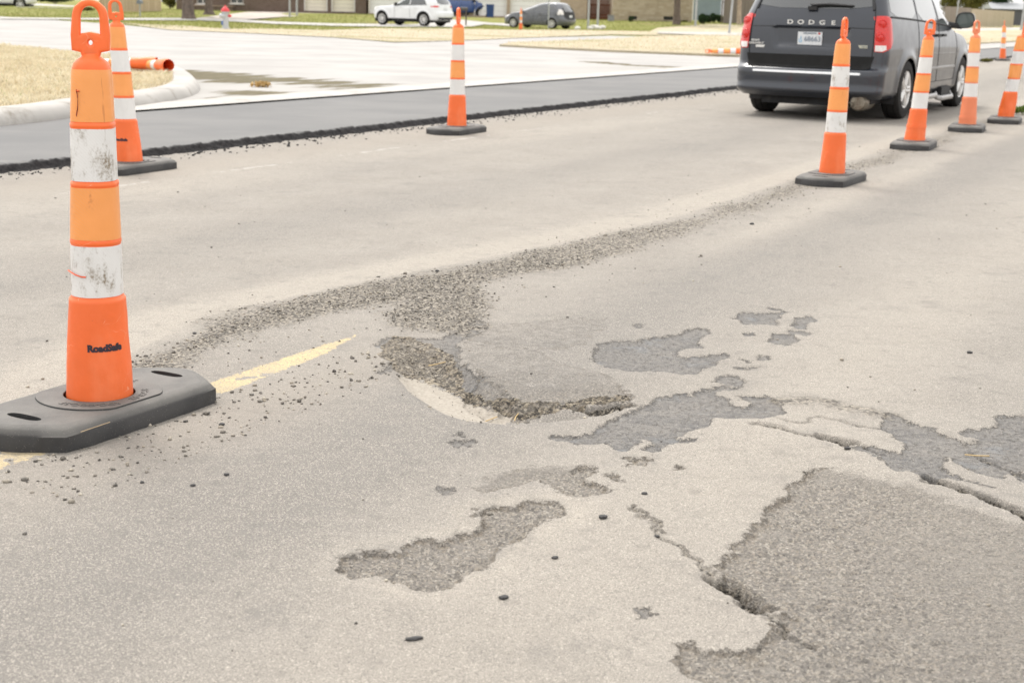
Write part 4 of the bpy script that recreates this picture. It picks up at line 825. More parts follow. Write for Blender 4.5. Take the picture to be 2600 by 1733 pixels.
def wheel(parent, x, y, r, w=.22, rim_r=None, spokes=5, sg=1, rim_mat=None, nm='wheel', steer=0.):
    rim_r = rim_r or r*.66; M = Matrix.Translation((x, y, r)) @ Matrix.Rotation(steer, 4, 'Z') @ Matrix.Rotation(sg*math.pi/2, 4, 'Y')
    h = w/2; prof = [(-h*.8, rim_r), (-h, rim_r+.02), (-h*1.02, rim_r+(r-rim_r)*.5), (-h*.93, r-.02), (-h*.75, r-.004), (-h*.4, r), (-h*.37, r-.010), (-h*.30, r-.010), (-h*.27, r), (0, r), (h*.27, r), (h*.30, r-.010), (h*.37, r-.010), (h*.4, r), (h*.75, r-.004), (h*.93, r-.02), (h*1.02, rim_r+(r-rim_r)*.5), (h, rim_r+.02), (h*.8, rim_r)]
    mb = MB(); mb.lathe(prof, 48, M, closed=True); t = mb.build(nm, TYRE, parent, True)
    rb = MB(); rb.lathe([(h*.80, rim_r+.004), (h*.93, rim_r), (h*.85, rim_r-.02), (h*.2, rim_r-.04), (-h*.8, rim_r-.03)], 40, M)
    for k in range(spokes):
        a = 2*math.pi*k/spokes+.3
        for da in ((-.11, .11) if spokes < 8 else (0,)):
            p0 = M @ Vector((math.cos(a+da*3)*.05, math.sin(a+da*3)*.05, h*.72)); p1 = M @ Vector((math.cos(a+da)*(rim_r-.01), math.sin(a+da)*(rim_r-.01), h*.80)); rb.tube([p0, p1], [.026, .020], 8)
    rb.lathe([(h*.55, .075), (h*.80, .065), (h*.86, .03), (h*.86, .001)], 20, M)
    rb.build('rim', rim_mat or RIM, t, True)
    db = MB(); db.lathe([(h*.2, .001), (h*.2, rim_r-.03)], 24, M); db.build('brake_disc', DARK, t); return t
def arch_liner(parent, b, yc, half, sg):
    M = Matrix.Translation((0, yc, b.zc)) @ Matrix.Rotation(math.pi/2, 4, 'Y'); mb = MB(); n = 20; vs = []
    for x in (sg*(half-.36), sg*(half-.03)):
        for k in range(n+1): a = math.pi*k/n; vs.append((x, yc+math.cos(a)*(b.ar+.01), b.zc+math.sin(a)*(b.ar+.01)))
        vs.append((x, yc-b.ar-.01, .2)); vs.append((x, yc+b.ar+.01, .2))
    m = n+3; fs = [(k, k+1, m+k+1, m+k) for k in range(n)]+[tuple(range(n+1))]; fs += [(n, n+1, m+n+1, m+n), (0, n+2, m+n+2, m)]
    mb.add(vs, fs); return mb.build('wheel_arch_liner', DARK, parent)
def put(t, u, v): x, y = uv(u, v); t.location = (x, y, 0)

# ---- the minivan ahead: origin at the middle of its rear bumper on the road, +y forward
def build_van():
    t = thing('minivan', 'dark grey minivan seen from behind, driving away beside the row of channelizers', 'minivan')
    def feat(x, y, z):
        # number plate recess in the tailgate, bumper fold
        if y < .5 and abs(x) < .52 and .84 < z < 1.12:
            e = .045*min(1, max(0, (.44+.06*(z-.85)/.26-abs(x))/.05))*min(1, max(0, (z-.855)/.05))*min(1, max(0, (1.108-z)/.012)); y += e
        return x, y
    b = Body([(.27,.905,.09,4.98),(.31,.955,.02,5.06),(.345,.965,-.025,5.1),(.385,.965,-.015,5.12),(.42,.968,.0,5.13),(.55,.975,.0,5.14),(.60,.978,.005,5.14),(.625,.98,.03,5.13),(.64,.98,.075,5.12),(.80,.985,.085,5.06),(.88,.983,.09,4.98),(.95,.978,.095,4.75),(1.02,.97,.10,4.45),(1.08,.962,.105,4.15),(1.13,.954,.112,3.98),(1.20,.94,.13,3.82),(1.27,.92,.155,3.68),(1.31,.905,.17,3.60),(1.45,.86,.235,3.33),(1.60,.81,.31,3.02),(1.68,.775,.36,2.80),(1.725,.72,.45,2.5),(1.75,.60,.65,2.2)],
             rr=.15, rf=.55, bow=.10, arches=(1.10, 4.18), arch_r=.405, flare=.022, feat=feat, zarch=.35)
    PM = paint('van_paint', (.012, .016, .026), .35, dirt=(.07, .065, .06), amt=.2)
    b.mesh('body', PM, t, nz=64, nrear=34, nside=130)
    b.patch('rear_window', GLASS, t, [(-.74,1.335),(.74,1.335),(.70,1.5),(.62,1.66),(-.62,1.66),(-.70,1.5)], step=.08, round_=1)
    b.patch('bumper_fascia', M_('fascia_black', (.010, .010, .010), .6, .1, 6, spec=.25), t, [(-.80,.635),(-.84,.78),(.84,.78),(.80,.635),(.74,.625),(-.74,.625)], off=.012, thick=.03)
    b.patch('bumper_trim', CHROME, t, [(-.70,.560),(.70,.560),(.715,.573),(.70,.587),(-.70,.587),(-.715,.573)], off=.012, step=.04)
    # tail lamps wrap round the corners
    for sg in (-1, 1):
        lp = b.patch('tail_lamp', REDL, t, [(sg*.835,.84),(sg*.825,1.0),(sg*.815,1.16),(sg*.815,1.26),(sg*.90,1.262),(sg*.938,1.255),(sg*.968,1.0),(sg*.975,.86),(sg*.93,.835)], off=.012, step=.03, thick=.03)
        sp = b.patch('tail_lamp_side', REDL, lp, [(.13,1.25),(.30,1.235),(.31,.95),(.22,.88),(.12,.86)], 'side', sg, .012, .03, .03)
        b.patch('reversing_lens', WHL, lp, [(sg*.845,.848),(sg*.842,.915),(sg*.955,.915),(sg*.962,.868),(sg*.925,.845)], off=.016, step=.03)
        for zc in (1.17, 1.01):
            mb = MB(); p = b.rear(sg*.89, zc, .012); M = Matrix.Translation(p) @ Matrix.Rotation(sg*.5, 4, 'Z') @ Matrix.Rotation(math.pi/2, 4, 'X'); mb.lathe([(0, .058), (.012, .055), (.016, .042), (.010, .036), (.016, .028), (.018, .001)], 24, M); mb.build('lens_ring', REDL, lp, True)
        b.line('tailgate_gap', SEAM, t, [(sg*.805,.64),(sg*.815,.9),(sg*.805,1.2),(sg*.775,1.36),(sg*.66,1.66)], .006)
        b.line('window_trim', DARK, t, [(sg*.765,1.325),(sg*.72,1.5),(sg*.635,1.67)], .016, off=.004)
    b.line('tailgate_crease', SEAM, t, [(-.80,1.108),(-.47,1.112)], .004, off=.001); b.line('tailgate_crease', SEAM, t, [(.47,1.112),(.80,1.108)], .004, off=.001)
    # handle bar over the plate
    b.patch('handle_lip', PM, t, [(-.46,1.100),(.46,1.100),(.46,1.125),(-.46,1.125)], off=.014, step=.05)
    mb = MB(); pc = b.rear(0, .985, 0); pl = mb.box((0, pc.y-.012, .975), (.305, .012, .155)).build('number_plate', M_('plate_white', (.66, .68, .70), .4, .06, 30), t)
    def txt(s, size, x, z, mat, name, par, depth=.0015, off=.0, sx=1., y=None):
        me = curve_mesh(None, depth, text=s, size=size, offset=off); me.transform(Matrix.Diagonal((sx, 1, 1, 1))); me.transform(Matrix.Rotation(math.pi/2, 4, 'X')); yy = (b.rear(x, z).y if y is None else y)-.004; me.transform(Matrix.Translation((x, yy, z))); return link(name, me, mat, par)
    PB = M_('plate_ink', (.16, .20, .26), .5); py = pc.y-.018
    txt('68663', .085, .035, .965, PB, 'plate_characters', pl, y=py); txt('OKLAHOMA', .030, 0, 1.035, PB, 'plate_state_name', pl, y=py)
    mb = MB(); mb.lathe([(0, .001), (0, .014), (.004, .012), (.004, .001)], 16, Matrix.Translation((.115, py, 1.035)) @ Matrix.Rotation(math.pi/2, 4, 'X')); mb.build('plate_sticker', M_('sticker_red', (.55, .04, .04), .5), pl)
    mb = MB(); mb.tube([(-.112, py, 1.0), (-.112, py, .965), (-.10, py, .93)], .006, 8); mb.tube([(-.135, py, .965), (-.13, py, .93), (-.112, py, .925), (-.095, py, .94)], .005, 8); mb.build('plate_emblem', M_('emblem_blue', (.25, .45, .62), .5), pl)
    for i, ch in enumerate('DODGE'): txt(ch, .070, -.26+i*.135, 1.165, LETT, 'badge_letter', t, .003, .002, 1.5)
    txt('GRAND', .030, -.70, .935, LETT, 'badge', t, .002, .0012); txt('CARAVAN SXT', .034, -.665, .90, LETT, 'badge', t, .002, .0012); mb = MB(); p = b.rear(-.655, .865, .003); mb.box(p, (.12, .008, .03)); mb.build('badge', LETT, t)
    p = b.rear(.69, .895, .003); mb = MB(); mb.box(p, (.115, .008, .034)); bg_ = mb.build('fuel_badge', M_('badge_pale', (.48, .47, .38), .5), t); txt('FLEX FUEL', .018, .69, .895, PB, 'badge_text', bg_, y=p.y-.004)
    # wiper
    mb = MB(); mb.tube([b.rear(-.02, 1.37, .03), b.rear(.16, 1.385, .035), b.rear(.50, 1.372, .03)], [.016, .014, .007], 8); mb.tube([b.rear(-.04, 1.385, .02), b.rear(.2, 1.395, .02), b.rear(.52, 1.375, .02)], .009, 6); mb.box(b.rear(.0, 1.335, .015), (.11, .05, .045)); mb.build('wiper', DARK, t)
    # side glass and trim
    for sg in (-1, 1):
        b.patch('side_window', GLASS, t, [(.36,1.265),(1.50,1.235),(1.50,1.62),(.62,1.62),(.42,1.50)], 'side', sg, .003, .08, round_=1)
        b.patch('side_window', GLASS, t, [(1.60,1.23),(2.56,1.195),(2.56,1.63),(1.60,1.63)], 'side', sg, .003, .08, round_=1)
        b.patch('front_side_window', GLASS, t, [(2.68,1.185),(3.62,1.15),(3.50,1.28),(3.08,1.60),(2.68,1.63)], 'side', sg, .003, .08)
        b.line('window_trim', DARK, t, [(.34,1.25),(1.0,1.235),(1.7,1.215),(2.6,1.18),(3.7,1.14)], .011, 'side', sg, .004)
        b.line('window_trim', DARK, t, [(.60,1.635),(1.6,1.655),(2.7,1.655)], .009, 'side', sg, .003)
        for yy in (1.55, 2.62): b.line('door_gap', SEAM, t, [(yy,1.62),(yy,1.2),(yy,.8),(yy+.02,.42)], .005, 'side', sg, .0)
        b.line('door_gap', SEAM, t, [(3.66,1.14),(3.70,.8),(3.66,.42)], .005, 'side', sg, .0)
        b.line('door_gap', SEAM, t, [(1.58,.42),(2.6,.42),(3.66,.42)], .005, 'side', sg, .0)
        b.line('body_moulding', M_('moulding', (.30, .29, .285), .3, .05, 10), t, [(1.56,.60),(2.6,.60),(3.62,.60)], .022, 'side', sg, -.004)
        b.line('door_crease', PM, t, [(1.56,.80),(2.6,.79),(3.62,.78)], .010, 'side', sg, -.004)
        for yy in (2.50, 2.80):
            mb = MB(); p = b.side(yy, 1.03, sg, .02); mb.box(p, (.045, .17, .035)); mb.build('door_handle', DARK, t)
        # step rail under the doors
        mb = MB(); mb.tube([(sg*.93, 1.62, .24), (sg*1.01, 1.70, .235), (sg*1.01, 2.55, .235), (sg*.98, 2.65, .25), (sg*.98, 2.72, .20), (sg*1.02, 2.8, .185), (sg*1.02, 3.45, .185), (sg*.95, 3.55, .24)], .035, 10, flat=.7); mb.build('step_rail', M_('step_silver', (.42, .41, .40), .35, .06, 10, metal=.4), t)
        mb = MB(); mb.box((sg*.93, 3.2, .27), (.12, .5, .12)); mb.build('step_bracket', DARK, t)
        # mirror
        p = b.side(3.52, 1.17, sg, .0); mb = MB(); c = Vector((p.x+sg*.20, 3.55, 1.235)); n = 20; ring = []
        outline = [(-.125,-.085),(-.135,-.02),(-.12,.065),(-.07,.105),(.06,.11),(.115,.075),(.13,0),(.115,-.07),(.06,-.105),(-.07,-.11)]
        o2 = [Vector(q) for q in outline]; 
        for _ in range(2): o2 = [q for i in range(len(o2)) for q in (o2[i]*.75+o2[(i+1) % len(o2)]*.25, o2[i]*.25+o2[(i+1) % len(o2)]*.75)]
        k = len(o2); lay = [(-.0, .90), (-.012, 1.0), (.05, 1.0), (.11, .85), (.15, .55), (.16, .2)]
        for dy, sc_ in lay: mb.v += [(c.x+q.x*sc_, c.y+dy, c.z+q.y*sc_) for q in o2]
        for r in range(len(lay)-1):
            for i in range(k): mb.f.append((r*k+i, r*k+(i+1) % k, (r+1)*k+(i+1) % k, (r+1)*k+i))
        mb.f.append(tuple(range(5*k, 6*k))); mi = mb.build('mirror', PM, t, True)
        g2_ = MB(); g2_.add([(c.x+q.x*.91, c.y-.001, c.z+q.y*.91) for q in o2]+[(c.x+q.x*.91, c.y+.01, c.z+q.y*.91) for q in o2], [tuple(range(k-1, -1, -1))]+[(i, (i+1) % k, k+(i+1) % k, k+i) for i in range(k)]); g2_.build('mirror_glass', M_('mirror_glass', (.10, .125, .115), .06, .05, 2, spec=1.), mi)
        rm = MB(); rm.tube([(c.x+q.x*.96, c.y-.008, c.z+q.y*.96) for q in o2]+[(c.x+o2[0].x*.96, c.y-.008, c.z+o2[0].y*.96)], .009, 6, False); rm.build('mirror_rim', DARK, mi)
        am = MB(); am.tube([p+Vector((-sg*.02, 0, .0)), Vector((c.x-sg*.05, c.y+.05, c.z-.09))], [.045, .035], 8, flat=.5); am.build('mirror_arm', DARK, mi)
        for yc in b.arches:
            arch_liner(t, b, yc, .97, sg); wheel(t, sg*.862, yc, .366, .235, .228, 5, sg)
    mb = MB(); mb.box((0, 2.6, .27), (1.55, 4.7, .12)); mb.box((0, .62, .34), (1.30, .9, .10)); mb.build('underbody', DARK, t)
    # black panel hung under the left of the bumper, silencer on the right
    mb = MB(); mb.box((-.08, .26, .255), (1.05, .05, .17), rx=-.12); mb.box((-.08, .5, .19), (1.03, .5, .03)); mb.build('valance', M_('valance_black', (.012, .012, .013), .75, .3, 6, dirt=(.08, .07, .06), dirt_amt=.3), t)
    ST_ = M_('exhaust_steel', (.30, .27, .22), .45, .25, 12, metal=.6, dirt=(.12, .08, .05), dirt_amt=.5)
    mb = MB(); mb.lathe([(0, .001), (0, .085), (.03, .105), (.40, .105), (.43, .08), (.43, .001)], 24, Matrix.Translation((.66, .10, .235)) @ Matrix.Rotation(-math.pi/2, 4, 'X')); ex = mb.build('silencer', ST_, t, True)
    mb = MB(); mb.tube([(.60, .22, .215), (.58, .06, .205), (.575, .01, .20)], .032, 14, False); mb.tube([(.66, .5, .22), (.66, .8, .24)], .03, 10); mb.build('tailpipe', ST_, ex, True)
    mb = MB(); 
    for sg in (-1, 1): mb.tube([(sg*.35, .75, .25), (sg*.8, 1.10, .33)], .035, 8)
    mb.tube([(-.8, 1.10, .34), (.8, 1.10, .34)], .04, 8); mb.build('axle', DARK, t)
    return t
van = build_van(); van.scale = (.965, 1.02, .965); VAN_P = ((4.75+2.98)/2, (17.9+18.35)/2)
hd = R(90-28.6); c0 = at(2090, 291); van.location = (c0.x, c0.y, 0)
rx_, ry_ = math.cos(hd), math.sin(hd)
van.rotation_euler = (0, 0, hd-math.pi/2)
van.location = (3.87-rx_*1.05, 17.95-ry_*1.05, 0)

# ---- vehicles parked on the lots
def dual(fn):
    for sg in (-1, 1): fn(sg)
def finish_car(t, b, half, wy, r, w, spokes, rim_mat=None):
    for sg in (-1, 1):
        for yc in wy: arch_liner(t, b, yc, half, sg); wheel(t, sg*(half-w/2-.01), yc, r, w, r*.68, spokes, sg, rim_mat)
    L = b.f.max(); mb = MB(); mb.box((0, L/2, .30), (half*1.6, L*.88, .16)); mb.build('underbody', DARK, t)
def build_suv(name, label):
    t = thing(name, label, 'suv'); PW = paint('white_paint', (.74, .75, .76), .3, dirt=(.5, .48, .44), amt=.15)
    b = Body([(.34,.88,.12,4.7),(.42,.93,.04,4.78),(.60,.955,.0,4.82),(.78,.96,.02,4.80),(.84,.962,.09,4.79),(.98,.962,.12,4.72),(1.03,.955,.13,4.6),(1.06,.945,.135,4.1),(1.12,.935,.15,3.55),(1.20,.92,.17,3.30),(1.30,.90,.21,3.05),(1.48,.83,.32,2.75),(1.64,.75,.42,2.45),(1.70,.70,.50,2.3),(1.76,.56,.75,1.9)], rr=.20, rf=.45, bow=.10, arches=(1.0, 3.92), arch_r=.43, flare=.03, zarch=.38)
    b.mesh('body', PW, t, nz=46, nside=80); b.patch('rear_window', GLASS, t, [(-.66,1.22),(.66,1.22),(.58,1.58),(-.58,1.58)], step=.08, round_=1); b.patch('rear_bumper', DARK, t, [(-.80,.37),(.80,.37),(.84,.52),(.5,.50),(-.5,.50),(-.84,.52)], off=.01, step=.08)
    for sg in (-1, 1):
        lp = b.patch('tail_lamp', REDL, t, [(sg*.62,1.06),(sg*.90,1.05),(sg*.90,1.15),(sg*.62,1.14)], off=.012, step=.05); b.patch('tail_lamp_side', REDL, lp, [(.2,1.13),(.48,1.115),(.48,1.07),(.2,1.06)], 'side', sg, .012, .05)
        b.patch('side_window', GLASS, t, [(.80,1.20),(1.9,1.17),(1.9,1.56),(1.1,1.56),(.9,1.4)], 'side', sg, .004, .08); b.patch('front_side_window', M_('pale_glass', (.05, .06, .055), .05, .1, 1, spec=.9), t, [(1.98,1.17),(3.12,1.13),(2.75,1.42),(2.5,1.56),(1.98,1.57)], 'side', sg, .004, .08)
        b.line('window_trim', DARK, t, [(.75,1.18),(2.0,1.15),(3.2,1.11)], .012, 'side', sg); b.line('sill', DARK, t, [(1.45,.38),(3.5,.38)], .04, 'side', sg, -.01)
        for yc in b.arches: b.line('arch_trim', DARK, t, [(yc+.44*math.cos(a), b.zc+.44*math.sin(a)) for a in np.linspace(math.pi*.97, .03*math.pi, 14)], .03, 'side', sg, -.01)
        for yy in (1.94, 3.0): b.line('door_gap', SEAM, t, [(yy,1.5 if yy < 2 else 1.1),(yy,.8),(yy,.45)], .007, 'side', sg)
        for yy in (1.55, 2.55): mb = MB(); mb.box(b.side(yy, 1.02, sg, .02), (.04, .2, .035)); mb.build('door_handle', PW, t)
        c = b.side(2.95, 1.2, sg, .12); mb = MB(); mb.box(c, (.22, .12, .16), taper=.8); mb.build('mirror', DARK, t)
        b.patch('headlamp', WHL, t, [(4.35,.92),(4.68,.88),(4.65,1.0),(4.3,1.0)], 'side', sg, .01, .06)
    mb = MB(); mb.box(b.rear(0, .93, .005), (.32, .02, .16)); mb.build('number_plate', M_('plate_white', (.66, .68, .70), .4), t)
    for s in (-.30, .30): mb = MB(); mb.tube([(s, .35, .36), (s, .05, .35)], .045, 12, False); mb.build('tailpipe', CHROME, t)
    finish_car(t, b, .95, b.arches, .38, .25, 10); return t
def build_wagon(name, label):
    t = thing(name, label, 'hatchback'); PG = paint('grey_paint', (.105, .110, .125), .28, amt=.2)
    b = Body([(.20,.82,.16,4.45),(.28,.87,.06,4.55),(.42,.885,.0,4.60),(.58,.888,.0,4.60),(.66,.885,.04,4.55),(.74,.882,.07,4.42),(.84,.875,.09,4.1),(.93,.865,.11,3.72),(1.0,.85,.13,3.48),(1.15,.79,.20,3.05),(1.30,.72,.32,2.62),(1.42,.66,.42,2.30),(1.50,.60,.52,2.0),(1.545,.50,.75,1.75),(1.565,.35,1.0,1.6)], rr=.28, rf=.55, bow=.12, arches=(.86, 3.63), arch_r=.35, flare=.02, zarch=.31)
    b.mesh('body', PG, t, nz=46, nside=80); b.patch('tailgate_panel', DARK, t, [(-.60,.56),(.60,.56),(.66,.95),(.58,1.30),(-.58,1.30),(-.66,.95)], off=.01, step=.08, round_=1); b.patch('rear_window', GLASS, t, [(-.56,1.02),(.56,1.02),(.48,1.42),(-.48,1.42)], off=.016, step=.08)
    for sg in (-1, 1):
        lp = b.patch('tail_lamp', WHL, t, [(sg*.66,.86),(sg*.80,.82),(sg*.84,.98),(sg*.78,1.16),(sg*.66,1.14)], off=.014, step=.05); b.patch('tail_lamp_side', WHL, lp, [(.24,1.14),(.42,1.02),(.46,.88),(.36,.82),(.22,.84)], 'side', sg, .014, .05)
        b.patch('quarter_window', GLASS, t, [(.62,1.12),(1.12,1.06),(1.10,1.32),(.85,1.34)], 'side', sg, .004, .08); b.patch('side_window', GLASS, t, [(1.22,1.05),(2.10,.99),(2.10,1.36),(1.22,1.38)], 'side', sg, .004, .08); b.patch('front_side_window', GLASS, t, [(2.18,.985),(3.30,.93),(2.9,1.14),(2.5,1.30),(2.18,1.36)], 'side', sg, .004, .08)
        for yy in (1.18, 2.14, 3.15): b.line('door_gap', SEAM, t, [(yy,1.3 if yy < 3 else .95),(yy,.8),(yy+.05,.32)], .006, 'side', sg)
        for yy in (1.7, 2.65): mb = MB(); mb.box(b.side(yy, .85, sg, .015), (.035, .18, .03)); mb.build('door_handle', DARK, t)
        b.patch('headlamp', WHL, t, [(3.95,.72),(4.35,.64),(4.25,.80),(3.85,.86)], 'side', sg, .01, .06)
        c = b.side(3.0, .98, sg, .1); mb = MB(); mb.box(c, (.2, .12, .13), taper=.8); mb.build('mirror', PG, t)
    mb = MB(); mb.box(b.rear(0, .74, .02), (.32, .02, .16)); mb.build('number_plate', M_('plate_white', (.66, .68, .70), .4), t)
    finish_car(t, b, .875, b.arches, .315, .21, 10); return t
def build_pickup(name, label, col, cname, cat='pickup'):
    t = thing(name, label, cat); PB_ = paint(cname, col, .3, amt=.15)
    b = Body([(.42,.88,.1,5.6),(.52,.94,.0,5.7),(.75,.96,.0,5.72),(1.0,.96,.02,5.65),(1.08,.955,.03,5.5),(1.13,.945,.04,5.2),(1.16,.94,.05,4.6)], rr=.1, rf=.35, bow=.03, arches=(1.15, 4.7), arch_r=.46, flare=.03, zarch=.42)
    b.mesh('body', PB_, t, nz=30, nside=90)
    mb = MB(); vs = []
    for z, w, y0, y1 in ((1.12, .90, 1.95, 4.55), (1.3, .88, 2.0, 4.25), (1.72, .74, 2.15, 3.65), (1.84, .66, 2.3, 3.45)):
        vs += [(-w, y0, z), (w, y0, z), (w, y1, z), (-w, y1, z)]
    fs = [(4*r+i, 4*r+(i+1) % 4, 4*r+4+(i+1) % 4, 4*r+4+i) for r in range(3) for i in range(4)]+[(12, 13, 14, 15)]; mb.add(vs, fs); mb.build('cab', PB_, t)
    for sg in (-1, 1):
        for nm, q in (('side_window', [(2.15,1.28,.885),(3.0,1.28,.885),(3.0,1.68,.757),(2.25,1.68,.757)]), ('front_side_window', [(3.1,1.28,.885),(4.15,1.28,.885),(3.72,1.68,.757),(3.1,1.68,.757)])):
            mb = MB(); mb.add([(sg*(w+.006), y, z) for y, z, w in q]+[(sg*(w-.02), y, z) for y, z, w in q], [(0, 1, 2, 3), (0, 1, 5, 4), (1, 2, 6, 5), (2, 3, 7, 6), (3, 0, 4, 7)]); mb.build(nm, GLASS, t)
        lp = b.patch('tail_lamp', REDL, t, [(sg*.80,.72),(sg*.94,.72),(sg*.94,1.05),(sg*.80,1.05)], off=.012, step=.08)
        b.patch('headlamp', WHL, t, [(5.35,.85),(5.62,.85),(5.6,1.02),(5.3,1.03)], 'side', sg, .01, .06)
        for yy in (1.95, 3.05, 4.1): b.line('door_gap', SEAM, t, [(yy,1.12),(yy,.8),(yy,.5)], .008, 'side', sg)
        for yc in b.arches: b.line('arch_trim', DARK, t, [(yc+.47*math.cos(a), b.zc+.47*math.sin(a)) for a in np.linspace(math.pi*.97, .03*math.pi, 14)], .03, 'side', sg, -.01)
        mb = MB(); mb.box((sg*.93, 3.0, .40), (.16, 2.1, .07)); mb.build('running_board', DARK, t)
        mb = MB(); mb.box((sg*1.05, 4.05, 1.28), (.2, .12, .2), taper=.85); mb.build('mirror', DARK, t)
    b.patch('tailgate', PB_, t, [(-.76,.70),(.76,.70),(.76,1.08),(-.76,1.08)], off=.012, step=.1); b.patch('rear_bumper', DARK, t, [(-.9,.48),(.9,.48),(.9,.64),(-.9,.64)], off=.04, step=.1, thick=.05)
    finish_car(t, b, .95, b.arches, .40, .26, 6); return t
def place(t, heading_deg, px1, wheel_local, scale=1.):
    """stand the vehicle so that the given wheel touches the ground at a measured spot"""
    h = R(heading_deg); p = at(*px1); lx, ly = wheel_local; s = scale; c, q = math.cos(h-math.pi/2), math.sin(h-math.pi/2)
    t.location = (p.x-(c*lx-q*ly)*s, p.y-(q*lx+c*ly)*s, p.z); t.rotation_euler = (0, 0, h-math.pi/2); t.scale = (s,)*3
suv = build_suv('suv', 'white suv parked across the driveway, seen from its left rear'); place(suv, 149, (1077, 67, .10), (-.84, 1.0))
wag = build_wagon('hatchback', 'dark grey hatchback parked on the grass right of the blue pickup'); place(wag, 147, (1402, 74, .06), (-.78, .86))
pk = build_pickup('pickup', 'blue pickup truck parked in front of the white garage behind the white suv', (.030, .075, .24), 'blue_paint'); place(pk, 20, (1222, 47, .10), (.84, 4.7))
pw = build_pickup('pickup', 'white pickup truck cut off by the top left corner of the picture', (.72, .72, .72), 'truck_white_paint'); place(pw, 8, (52, 25, .10), (.84, 4.7))


# ================================================================== across the side street: houses, fences, trees, posts
def zof(gp, x, y):      # height of the point seen at picture row y straight above ground point gp
    d = FW+RT*((x-IW/2)/FPX)-UP*((y-IH/2)/FPX); return CAMH+d[2]/d[1]*gp.y
def wood(name, c1, c2, bw=.14):
    m, nt_, b = new_mat(name); g = G(nt_); P = g.pos(); s = g.math('FLOOR', g.math('DIVIDE', g.sep(P, 0), bw)); wn = g.n('ShaderNodeTexWhiteNoise', noise_dimensions='1D'); g.put(wn.inputs['W'], s)
    c = g.mix(wn.outputs['Value'], c1, c2); fr = g.math('FRACT', g.math('DIVIDE', g.sep(P, 0), bw)); c = g.mix(g.ramp(fr, .05, .0), c, tuple(k*.25 for k in c1)); c = g.mix(g.ramp(g.noise(g.scl(P, (8, 8, .6)), 2, 5), .5, .75, 0, .5), c, tuple(k*.6 for k in c1)); g.put(b.inputs['Base Color'], c); b.inputs['Roughness'].default_value = .85; return m
def brick(name, c1, c2, mortar, sc=1., w=.22, h=.075):
    m, nt_, b = new_mat(name); g = G(nt_); P = g.pos(); cb = g.n('ShaderNodeCombineXYZ'); g.put(cb.inputs[0], g.math('ADD', g.sep(P, 0), g.sep(P, 1))); g.put(cb.inputs[1], g.sep(P, 2))
    t = g.n('ShaderNodeTexBrick'); g.put(t.inputs['Vector'], cb.outputs[0]); t.inputs['Scale'].default_value = sc; t.inputs['Brick Width'].default_value = w; t.inputs['Row Height'].default_value = h; t.inputs['Mortar Size'].default_value = .008; t.inputs['Bias'].default_value = -.1
    g.put(t.inputs['Color1'], c1); g.put(t.inputs['Color2'], c2); g.put(t.inputs['Mortar'], mortar); c = g.mix(g.ramp(g.noise(P, 1.6, 5, .7), .45, .75, 0, .5), t.outputs['Color'], tuple(k*.55 for k in c1)); g.put(b.inputs['Base Color'], c); b.inputs['Roughness'].default_value = .9; return m
BROWNB = brick('brown_brick', (.115, .075, .055), (.17, .115, .09), (.20, .17, .14)); STONE = brick('buff_stone', (.40, .325, .225), (.50, .425, .32), (.36, .31, .24), w=.42, h=.16); BUFF = brick('buff_brick', (.40, .30, .21), (.48, .37, .27), (.4, .36, .3))
ROOF = M_('roof_shingle', (.11, .10, .092), .9, .25, 3, bump=.004); CREAM = M_('cream_door', (.80, .74, .62), .6, .03, 1.2, dirt=(.62, .55, .44), dirt_amt=.2); WDOOR = M_('white_door', (.85, .84, .82), .6, .03, 1.2); TRIM = M_('white_trim', (.68, .65, .60), .6, .05, 2)
REDW = M_('redwood', (.21, .085, .050), .8, .25, 4); GWIN = M_('house_glass', (.05, .055, .055), .08, .1, 1, spec=.8)
FEN1 = wood('new_cedar', (.50, .385, .25), (.62, .50, .35)); FEN2 = wood('grey_cedar', (.20, .165, .135), (.31, .265, .21)); FEN3 = wood('dark_cedar', (.13, .105, .085), (.21, .175, .14))
def span(x0, x1, yb, z=.06):
    a = at(x0, yb, z); return a.y, atd(x0, a.y), atd(x1, a.y), a.z
